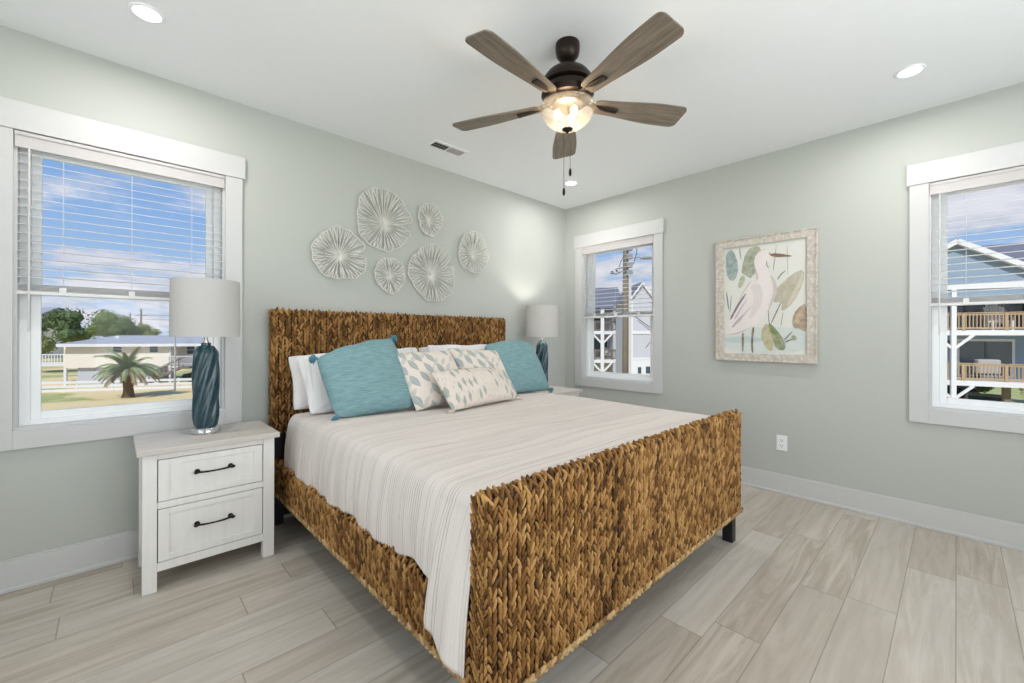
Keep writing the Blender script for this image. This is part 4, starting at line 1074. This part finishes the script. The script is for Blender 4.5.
# --- palm
PALMT = mat('palm_trunk_bark', (120, 100, 80), .95, noise=.3, nscale=9, bumpn=(8, .6))
PALMG = mat('palm_frond_green', (128, 140, 96), .8, noise=.25, nscale=2); PALMD = mat('palm_frond_dry', (150, 136, 106), .9, noise=.2, nscale=2)
def palm(loc_, h_, rad, label, seed=0, nf=34):
    rg = random.Random(seed); r = empty('palm_tree', loc_, 0, label, 'palm tree')
    prof = [(.42, 0), (.34, .25), (.30, h_*.35), (.36, h_*.7), (.46, h_*.92), (.25, h_*1.05)]
    MB().lathe(prof, n=16, rf=lambda th, z_: 1+.08*math.sin(th*5+z_*9)).build('trunk', PALMT, r, smooth='all')
    for nm, m__, els in (('green_fronds', PALMG, (15, 80)), ('dry_fronds', PALMD, (-5, 45))):
        m_ = MB()
        for k in range(nf//2):
            az = rg.uniform(0, 2*PI); el = math.radians(rg.uniform(*els)); L = rad*rg.uniform(.8, 1.1)
            pts = []
            p = Vector((0, 0, h_)); d = Vector((math.cos(az)*math.cos(el), math.sin(az)*math.cos(el), math.sin(el)))
            for s_ in range(9):
                pts.append(p.copy()); p = p+d*(L/8); d = (d+Vector((0, 0, -.21))).normalized()
            m_.tube(pts, [.03*(1-.1*s_) for s_ in range(9)], 4)
            for s_ in range(2, 9):
                dd = (pts[s_]-pts[s_-1]).normalized(); sd_ = dd.cross(Vector((0, 0, 1))).normalized()
                for q in (0, .33, .66):
                    c0 = pts[s_-1].lerp(pts[s_], q)
                    for sg in (-1, 1):
                        tip = c0+(sd_*sg*.75+dd*.55+Vector((0, 0, -.35-.2*rg.random()))).normalized()*L*.26*(1.1-s_/12)
                        m_.add([c0-dd*.07, c0+dd*.07, tip], [(0, 1, 2)])
        m_.build(nm, m__, r)
palm((-3.1, 41.25, GZ), 2.1, 2.35, 'short palm tree with a thick trunk standing in front of the fence', 3, 70)

# --- trees
LEAFM = [mat('tree_leaves_%s' % n_, c_, .85, noise=.35, nscale=1.3) for n_, c_ in (('dark', (88, 106, 64)), ('mid', (112, 128, 74)), ('olive', (132, 140, 84)))]
BARK = mat('tree_bark', (96, 82, 68), .95, noise=.2)
def tree(loc_, h_, rad, label, seed, m_i, group=None, cat='tree', name='tree', dens=1600, flat=.75):
    rg = np.random.default_rng(seed); r = empty(name, loc_, 0, label, cat, group)
    MB().tube([(0, 0, 0), (.1, .1, h_*.35), (0, .1, h_*.7)], [.22, .17, .08], 8).build('trunk', BARK, r)
    m_ = MB(); blobs = []
    for k in range(9):
        a = rg.uniform(0, 2*PI); q = rg.uniform(0, .62); blobs.append((rad*q*math.cos(a), rad*q*math.sin(a), h_*rg.uniform(.45, .85), rad*rg.uniform(.38, .55)))
    for bx, by, bz, br in blobs: m_.ball((bx, by, bz), br*.72, 8, (1, 1, flat))
    nn = dens//len(blobs)
    for bx, by, bz, br in blobs:
        for _ in range(nn):
            d = rg.normal(0, 1, 3); d /= np.linalg.norm(d); q = br*rg.uniform(.7, 1.12); c0 = np.array((bx, by, bz))+d*q*np.array((1, 1, flat))
            a = rg.normal(0, 1, 3); a -= d*(a@d)*.6; a /= np.linalg.norm(a); b_ = np.cross(a, d); s_ = rad*rg.uniform(.035, .07)
            m_.add([c0-a*s_, c0+b_*s_*.7, c0+a*s_, c0-b_*s_*.7+d*s_*.5], [(0, 1, 2, 3)])
    m_.build('crown', LEAFM[m_i], r)
for i, (x_, y_, h_, rd, mi_, lab) in enumerate((
    (-14.4, 101, 9.3, 4.4, 1, 'bushy green tree at the left edge of the tree line behind the beach house'),
    (-9.9, 97, 9.8, 4.0, 0, 'dark green tree of the tree line above the left end of the roof'),
    (-4.9, 92, 9.0, 3.6, 1, 'mid green tree of the tree line above the roof vent'),
    (-2.2, 86, 8.0, 2.6, 0, 'lower dark tree at the right end of the tree line'),
    (-.2, 95, 7.2, 2.6, 2, 'rounded olive tree apart from the tree line, by the distant poles'),
    (-11.0, 78, 4.9, 3.2, 2, 'low olive bush beside the deck of the beach house'))):
    tree((x_, y_, GZ), h_, rd, lab, 40+i, mi_, 'trees behind the beach house')
PW = mat('weathered_pole_wood', (136, 126, 112), .95, noise=.25, nscale=5)
def small_pole(x_, y_, top, label, arm):
    r = empty('utility_pole', (x_, y_, GZ), 0, label, 'utility pole', 'distant utility poles')
    MB().tube([(0, 0, 0), (0, 0, top-GZ)], [.2, .13], 8).build('pole', PW, r)
    MB().beam((-arm*.73, arm*.68, top-GZ-1.2), (arm*.73, -arm*.68, top-GZ-1.2), .12, .14).build('crossarm', PW, r)
    MB().tube([(arm*.6, -arm*.56, top-GZ-1.15), (14, -12, top-GZ-1.7), (30, -26, top-GZ-1.0)], .035, 4).build('wire', PW, r)
small_pole(-1.5, 118.5, 5.9, 'thin distant utility pole left of the taller one', .9)
small_pole(-.25, 103.5, 6.2, 'taller distant utility pole above the beach house roof', 1.2)
lp = MB().tube([(0, 0, 0), (0, 0, 4.9)], .07, 8); lp.tube([(0, 0, 4.85), (.3, 0, 4.95)], .05, 6)
lp.build('light_pole', mat('galvanised_pole', (176, 172, 164), .6), None, loc=(-.12, 42.84, GZ), label='slim grey pole in front of the beach house stairs', cat='pole')
def gable_house(name, loc_, rz, w_, d_, wh, rh, wm, rm, label, wins, group=None):
    r = empty(name, loc_, rz, label, 'house', group)
    MB().box(0, w_, 0, d_, 0, wh).build('wall', wm, r)
    m_ = MB(); e = .4
    v_ = [(-e, -e, wh), (w_+e, -e, wh), (w_+e, d_/2, wh+rh), (-e, d_/2, wh+rh), (w_+e, d_+e, wh), (-e, d_+e, wh)]
    m_.add(v_, [(0, 1, 2, 3), (3, 2, 4, 5), (0, 3, 5), (1, 4, 2), (0, 5, 4, 1)]); m_.build('roof', rm, r)
    for x0, x1, z0, z1 in wins: MB().box(x0, x1, -.06, -.005, z0, z1).build('window', DKW, r)
    return r
gable_house('distant_house', (4.5, 110, GZ), math.radians(-43), 9, 8, 5.4, 1.6, EXW, ROOFG, 'distant white house with a grey roof right of the poles', ((1, 2, 3, 4.4), (3.4, 4.4, 3, 4.4), (6, 7, 3, 4.4)))
gable_house('distant_house', (-20.5, 128, GZ), math.radians(-43), 7, 8, 8.6, 2.0, CREAM, ROOFG, 'distant house roof showing above the tree line at the window edge', ((1, 2, 5, 6), (4, 5, 5, 6)))

# --- cars
def car(loc_, rz, col, label, nm):
    r = empty('car', loc_, rz, label, 'car'); pm = mat('car_paint_'+nm, col, .25, .3, spec=.6)
    L, W_ = 4.4, 1.75
    side = [(-2.2, .35), (-2.2, .75), (-2.05, .92), (-1.55, .98), (-.95, 1.42), (-.2, 1.5), (.55, 1.45), (1.15, 1.0), (2.0, .85), (2.2, .62), (2.2, .35)]
    m_ = MB(); n = len(side); v_ = []
    for yy, inn in ((-W_/2, 0), (W_/2, 0)):
        for a, b_ in side: v_.append((a, yy*(.82 if b_ > 1.2 else 1), b_))
    m_.add(v_, [tuple(range(n)), tuple(range(2*n-1, n-1, -1))]+[(i, i+n, (i+1) % n+n, (i+1) % n) for i in range(n)])
    m_.build('body', pm, r, bevel=.04)
    gm = DKW
    m_ = MB()
    for s_ in (-1, 1):
        yy = s_*W_/2; m_.add([(-1.35, yy*.985+s_*.012, 1.02), (.95, yy*.985+s_*.012, 1.02), (.45, yy*.83+s_*.012, 1.40), (-.85, yy*.83+s_*.012, 1.38)], [(0, 1, 2, 3)])
    m_.beam((1.10, 0, 1.06), (.62, 0, 1.42), 1.35, .02, up=(0, 0, 1)); m_.beam((-1.50, 0, 1.04), (-1.0, 0, 1.40), 1.35, .02)
    m_.build('glass', gm, r)
    for a in (-1.35, 1.35):
        for s_ in (-1, 1):
            q = MB().lathe([(.33, -.1), (.33, .1)], n=18); q.xform(Matrix.Translation((a, s_*(W_/2-.08), .33)) @ Matrix.Rotation(PI/2, 4, 'X')); q.build('wheel', BLK, r)
car((3.4, 50.4, GZ), math.radians(-24), (44, 54, 66), 'dark blue car parked under the beach house porch', 'navy')
car((33.7, -4.35, GZ), math.radians(-1), (190, 198, 208), 'grey car parked under the blue house, before the hedge', 'grey')
car((38.6, -3.3, GZ), math.radians(4), (172, 40, 44), 'red car parked behind the white post of the blue house', 'red')

# --- utility pole with hardware seen through the narrow window
up = empty('utility_pole', (13.81, 7.65, GZ), math.radians(-43.4), 'big weathered utility pole with bent brackets close outside the narrow window', 'utility pole')
MB().tube([(0, 0, 0), (0, 0, 6), (0, 0, 10.5)], [.16, .14, .12], 14).build('pole', mat('old_pole_wood', (124, 116, 102), .95, noise=.3, nscale=4, bumpn=(6, .5)), up, smooth='all')
GALV = mat('galvanised_metal', (150, 152, 154), .5, .4)
MB().box(.10, .22, -.2, .02, 3.0, 7.55).build('cable_guard', mat('grey_conduit', (196, 196, 194), .6), up)
m_ = MB()
for zz in (7.75, 8.1, 8.5, 8.9): m_.box(.0, .26, -.26, .0, zz, zz+.22); m_.tube([(-.16, -.1, zz), (.3, -.2, zz+.1)], .03, 6)
m_.build('junction_box', GALV, up)
m_ = MB(); m_.tube([(0, -.2, 8.0), (-.35, -.3, 7.85), (-.55, -.3, 7.75), (-.72, -.3, 7.85)], .03, 6); m_.tube([(.1, -.2, 8.1), (-.3, -.3, 8.05), (-.6, -.3, 7.98)], .025, 6); m_.ball((-.72, -.3, 7.83), .08, 8); m_.ball((-.5, -.3, 7.9), .06, 8)
m_.tube([(-.1, -.2, 8.7), (-.3, -.25, 8.35), (-.4, -.3, 8.0)], .02, 5)
m_.build('bracket', mat('dark_bracket', (84, 84, 86), .6), up)
m_ = MB(); m_.tube([(.1, -.2, 8.1), (.32, -.25, 8.3), (.42, -.3, 8.7), (.47, -.3, 9.2), (.44, -.3, 9.4)], .022, 6); m_.ball((.42, -.3, 9.42), .08, 8)
m_.build('drop_cable', mat('dark_bracket', (84, 84, 86)), up)
m_ = MB(); m_.tube([(.1, 0, 8.55), (.6, 0, 8.62), (.7, 0, 8.6)], .03, 6); m_.ball((1.0, 0, 8.57), .32, 10, (1, .5, .26)); m_.build('street_lamp_head', GALV, up)
m_ = MB(); m_.tube([(.3, -.2, 5.85), (.9, -.4, 5.35), (1.5, -.6, 4.9), (6, -2, 3.6)], .018, 5); m_.tube([(.5, -.2, 5.6), (1.2, -.4, 5.0), (1.1, -.5, 4.7), (.8, -.5, 4.3)], .014, 5)
m_.build('wire', mat('black_cable', (50, 50, 52)), up)

# --- blue house with two decks, seen through the right-hand window
def zz_(q): return q-GZ
def railing(x0, x1, y_, zt, zb, m, r, name='railing'):
    m_ = MB(); m_.box(x0, x1, y_-.06, y_+.06, zt-.05, zt); m_.box(x0, x1, y_-.03, y_+.03, zt-.16, zt-.08); m_.box(x0, x1, y_-.03, y_+.03, zb, zb+.09)
    k = x0
    while k < x1: m_.box(k, k+.045, y_-.02, y_+.02, zb, zt-.05); k += .14
    k = x0+.65
    while k < x1: m_.box(k-.06, k+.06, y_-.06, y_+.06, zb-.1, zt); k += 1.62
    return m_.build(name, m, r)
hB = empty('blue_house', (29.26, -2.55, GZ), math.radians(-72.4), 'blue-grey beach house with two wooden decks and white posts', 'house')
# local: x along facade to the right, y away from us
m_ = MB(); m_.box(-4.4, 7.5, 2.3, 12, zz_(-1.3), zz_(3.85)); m_.build('wall', GREYB, hB)
# gable over the upper deck
gx, gz, ez = .55, 6.35, 3.95; hwid = 5.2; slope = (6.35-4.75)/(3.17-.55)
m_ = MB(); yv = .0
gl = gz-slope*hwid
v_ = [(gx-hwid, -.15, zz_(gl)), (gx, -.15, zz_(gz)), (gx+hwid, -.15, zz_(gl)), (gx-hwid, .1, zz_(gl)), (gx, .1, zz_(gz)), (gx+hwid, .1, zz_(gl))]
m_.add(v_, [(0, 2, 1), (3, 4, 5), (0, 1, 4, 3), (1, 2, 5, 4), (0, 3, 5, 2)]); m_.box(gx-hwid, gx+hwid, -.15, .1, zz_(gl-.0), zz_(gl)+.01); m_.build('gable_wall', GREYB, hB)
m_ = MB()
for s_ in (-1, 1): m_.beam((gx, -.35, zz_(gz)+.05), (gx+s_*(hwid+.4), -.35, zz_(gz-slope*(hwid+.4))+.05), .30, .26, up=(0, 0, 1))
m_.build('rake_board', EXW, hB)
m_ = MB()
for s_ in (-1, 1):
    a = (gx, -.2, zz_(gz)+.22); b_ = (gx+s_*(hwid+.4), -.2, zz_(gz-slope*(hwid+.4))+.22)
    v_ = [a, b_, (b_[0], 12.4, b_[2]), (a[0], 12.4, a[2])]; v_ += [(q[0], q[1], q[2]-.12) for q in v_]
    m_.add(v_, [(0, 1, 2, 3), (4, 7, 6, 5), (0, 4, 5, 1), (2, 6, 7, 3), (0, 3, 7, 4), (1, 5, 6, 2)])
v_ = [(1.5, 3.5, zz_(4.0)), (9.5, 3.5, zz_(4.0)), (9.5, 8, zz_(7.35)), (1.5, 8, zz_(7.35))]; v_ += [(q[0], q[1], q[2]-.12) for q in v_]
m_.add(v_, [(0, 1, 2, 3), (4, 7, 6, 5), (0, 4, 5, 1), (2, 6, 7, 3), (0, 3, 7, 4), (1, 5, 6, 2)])
m_.build('roof', ROOFD, hB)
m_ = MB(); m_.box(-4.6, 7.5, -.2, .12, zz_(3.82), zz_(4.12)); m_.box(-4.6, 7.5, .12, 2.3, zz_(4.0), zz_(4.06)); m_.build('porch_beam', EXW, hB)
for ztop in (1.62, -1.10):
    MB().box(-4.6, 7.5, -.08, 2.3, zz_(ztop-.28), zz_(ztop)).build('deck', EXW, hB, label='white-edged deck platform')
    railing(-4.6, 7.5, -.02, zz_(ztop+.95), zz_(ztop+.06), WOOD, hB)
for xx in (-4.4, .50, 5.6):
    MB().box(xx-.10, xx+.10, -.22, -.02, 0, zz_(3.82)).build('post', EXW, hB)
    for ztop in (1.36, -1.37):
        for s_ in (-1, 1): MB().beam((xx, -.12, zz_(ztop-.78)), (xx+s_*.78, -.12, zz_(ztop)), .12, .13).build('brace', EXW, hB)
for (x0, x1, z0, z1) in ((1.5, 3.6, -1.0, 1.0), (-3, -.8, -1.0, 1.0), (.85, 2.55, 1.65, 3.6), (3.05, 5.0, 1.65, 3.6), (-3, -.8, 1.65, 3.6)):
    wf = MB().box(x0-.12, x1+.12, 2.24, 2.3, zz_(z0), zz_(z1)+.14).build('sliding_door', EXW, hB)
    MB().box(x0, x1, 2.22, 2.24, zz_(z0)+.08, zz_(z1)).build('pane', DKW, wf)
    MB().box((x0+x1)/2-.04, (x0+x1)/2+.04, 2.20, 2.22, zz_(z0)+.08, zz_(z1)).build('door_stile', BLK, wf)
m_ = MB(); m_.box(.95, 1.1, 2.15, 2.3, zz_(.85), zz_(1.05)); m_.lathe([(.12, 0), (.05, .12)], (1.02, 2.1, zz_(.75)), 10); m_.build('wall_lantern', BLK, hB)
MB().box(2.7, 2.95, .6, .9, 0, zz_(-1.37)).build('piling', GREYWD, hB)
# chair and grill standing on the decks
def adirondack(loc_, rz, label, m, sc=1):
    r = empty('deck_chair', loc_, rz, label, 'deck chair'); r.scale = (sc, sc, sc)
    for k in range(7):
        q = (k-3)/3; MB().beam((q*.25, .25, .35), (q*.30, .55, 1.15-.10*q*q), .075, .02, up=(0, 1, 0)).build('back_slat', m, r)
    m_ = MB()
    for k in range(5): m_.box(-.28, .28, -.25+k*.1, -.17+k*.1, .38-k*.02, .40-k*.02)
    m_.build('seat', m, r)
    for s_ in (-1, 1):
        MB().box(s_*.34-.06, s_*.34+.06, -.3, .4, .58, .60).build('armrest', m, r); MB().box(s_*.31-.03, s_*.31+.03, -.28, -.22, 0, .58).build('leg', m, r); MB().beam((s_*.31, -.25, .36), (s_*.31, .5, .05), .03, .1).build('leg', m, r)
def hb_pt(x_, y_, z_):
    a = math.radians(-72.4); return (29.26+x_*math.cos(a)-y_*math.sin(a), -2.55+x_*math.sin(a)+y_*math.cos(a), z_)
adirondack(hb_pt(2.5, .55, 1.62), math.radians(-72.4), 'white slatted deck chair on the upper deck of the blue house', EXW, 1.2)
gr = empty('grill', hb_pt(2.2, 1.0, -1.10), math.radians(-72.4), 'covered light grey grill on the lower deck of the blue house', 'grill')
MB().box(-.45, .45, -.25, .25, .35, 1.12).build('cover', mat('grill_cover', (170, 166, 168), .8), gr, bevel=.06); 
for sx in (-1, 1):
    for sy in (-1, 1): MB().box(sx*.38-.03, sx*.38+.03, sy*.2-.03, sy*.2+.03, 0, .4).build('leg', BLK, gr)
for i, (x_, y_, rd, lab) in enumerate(((44.6, -4.1, 1.5, 'dark green hedge shrub left behind the grey car'), (45.0, -7.1, 1.5, 'dark green hedge shrub right behind the grey car'), (46.0, -1.0, 1.5, 'dark green shrub at the left behind the white post'))):
    tree((x_, y_, GZ), 1.9, rd, lab, 70+i, 0, 'hedge under the blue house', 'shrub', 'hedge_shrub', 1400, .6)
GRS = mat('yellow_green_blades', (186, 180, 110), .8, noise=.2)
rg = random.Random(5); m_ = MB()
for k in range(260):
    az = rg.uniform(0, 2*PI); L = rg.uniform(.8, 1.5); el = rg.uniform(.3, 1.3); d = Vector((math.cos(az)*math.cos(el), math.sin(az)*math.cos(el), math.sin(el)))
    p0 = Vector((0, 0, 1.9)); p1 = p0+d*L*.6; p2 = p1+(d+Vector((0, 0, -.6))).normalized()*L*.5; s_ = d.cross(Vector((0, 0, 1))).normalized()*.025
    m_.add([p0-s_, p0+s_, p1+s_, p1-s_, p2], [(0, 1, 2, 3), (3, 2, 4)])
yp = empty('palm_shrub', hb_pt(3.3, -2.2, GZ), 0, 'yellow-green spiky palm shrub at the right edge of the right-hand window', 'shrub')
m_.build('fronds', GRS, yp); MB().tube([(0, 0, 0), (0, 0, 1.95)], [.14, .10], 10).build('trunk', PALMT, yp)

# --- grey apartment house with balconies and white gabled house, seen through the narrow window
hC = empty('balcony_house', (29.71, 20.14, GZ), math.radians(-43.4), 'grey house with white balconies left of the big utility pole', 'house')
m_ = MB(); m_.box(-6, 1.25, 2.2, 10, 0, zz_(4.1)); m_.box(1.25, 1.9, -.05, 10, 0, zz_(4.1)); m_.build('wall', LAV, hC)
m_ = MB(); v_ = [(-6.5, -.3, zz_(3.9)), (2.3, -.3, zz_(3.9)), (3.2, 6, zz_(6.6)), (-6.5, 6, zz_(6.25)), (3.2, 12, zz_(3.9)), (-6.5, 12, zz_(3.9))]
m_.add(v_, [(0, 1, 2, 3), (3, 2, 4, 5), (0, 3, 5), (1, 4, 2), (0, 5, 4, 1)]); m_.build('roof', ROOFD, hC)
for ztop in (1.75, -.98):
    MB().box(-6, 1.9, -.1, 2.2, zz_(ztop-.32), zz_(ztop)).build('balcony', EXW, hC)
    railing(-6, 1.9, -.05, zz_(ztop+.95), zz_(ztop+.08), GREYWD, hC)
for xx in (-4.5, .2): 
    MB().box(xx-.16, xx+.16, -.2, .0, 0, zz_(3.9)).build('post', EXW, hC)
    for ztop in (1.45, -1.3):
        for s_ in (-1, 1): MB().beam((xx, -.1, zz_(ztop-.95)), (xx+s_*.9, -.1, zz_(ztop)), .14, .16).build('brace', EXW, hC)
MB().box(1.75, 2.15, -.2, 2.3, 0, zz_(4.0)).build('corner_trim', EXW, hC)
for (x0, x1, z0, z1) in ((-.5, 1.15, -.9, 1.05), (-3.2, -1.2, -.9, 1.05), (-.5, 1.0, 1.8, 3.5), (-3.2, -1.2, 1.8, 3.5)):
    wf = MB().box(x0-.1, x1+.1, 2.14, 2.2, zz_(z0), zz_(z1)+.1).build('sliding_door', EXW, hC); MB().box(x0, x1, 2.12, 2.14, zz_(z0)+.05, zz_(z1)).build('pane', mat('teal_dark_glass', (52, 82, 92), .2, spec=.6), wf)
def hc_pt(x_, y_, z_):
    a = math.radians(-43.4); return (29.71+x_*math.cos(a)-y_*math.sin(a), 20.14+x_*math.sin(a)+y_*math.cos(a), z_)
adirondack(hc_pt(.75, .9, -.98), math.radians(-43.4), 'white slatted deck chair on the lower balcony of the grey house', EXW)
hD = empty('gabled_house', (26.5, 14.92, GZ), math.radians(-43.4), 'white gabled house with pale grey siding right of the big utility pole', 'house')
# local x 0 = left corner; peak at .87+
m_ = MB(); m_.box(0, 1.75, 0, 5, 0, zz_(4.2)); v_ = [(0, 0, zz_(4.2)), (1.75, 0, zz_(4.2)), (.87, 0, zz_(5.45)), (0, 5, zz_(4.2)), (1.75, 5, zz_(4.2)), (.87, 5, zz_(5.45))]
m_.add(v_, [(0, 1, 2), (3, 5, 4), (0, 2, 5, 3), (1, 4, 5, 2)]); m_.box(1.75, 7, .9, 5, 0, zz_(3.6)); m_.build('wall', LAV, hD)
m_ = MB()
for s_ in (-1, 1): m_.beam((.87, -.12, zz_(5.55)), (.87+s_*1.12, -.12, zz_(4.02)), .24, .12)
m_.box(-.06, .14, -.05, .05, 0, zz_(4.2)); m_.box(1.68, 1.85, -.05, .05, 0, zz_(4.2)); m_.box(0, 1.75, -.06, .0, zz_(1.42), zz_(1.66)); m_.box(0, 1.75, -.06, 0, zz_(-.66), zz_(-.5)); m_.box(0, 1.75, -.03, 0, 0, zz_(-.6)); m_.build('white_trim', EXW, hD)
m_ = MB()
for s_ in (-1, 1):
    a = (.87, -.2, zz_(5.66)); b_ = (.87+s_*1.2, -.2, zz_(4.05)); v_ = [a, b_, (b_[0], 5.1, b_[2]), (a[0], 5.1, a[2])]; v_ += [(q[0], q[1], q[2]-.08) for q in v_]
    m_.add(v_, [(0, 1, 2, 3), (4, 7, 6, 5), (0, 4, 5, 1), (2, 6, 7, 3), (0, 3, 7, 4), (1, 5, 6, 2)])
m_.add([(1.6, .6, zz_(3.6)), (7.2, .6, zz_(3.6)), (7.2, 4, zz_(4.9)), (1.6, 4, zz_(4.9))], [(0, 1, 2, 3)])
m_.build('roof', ROOFD, hD)
for (x0, x1, z0, z1) in ((.55, .82, -1.75, -1.25), (1.2, 1.62, -1.75, -1.2)): MB().box(x0, x1, -.08, -.03, zz_(z0), zz_(z1)).build('window', DKW, hD)
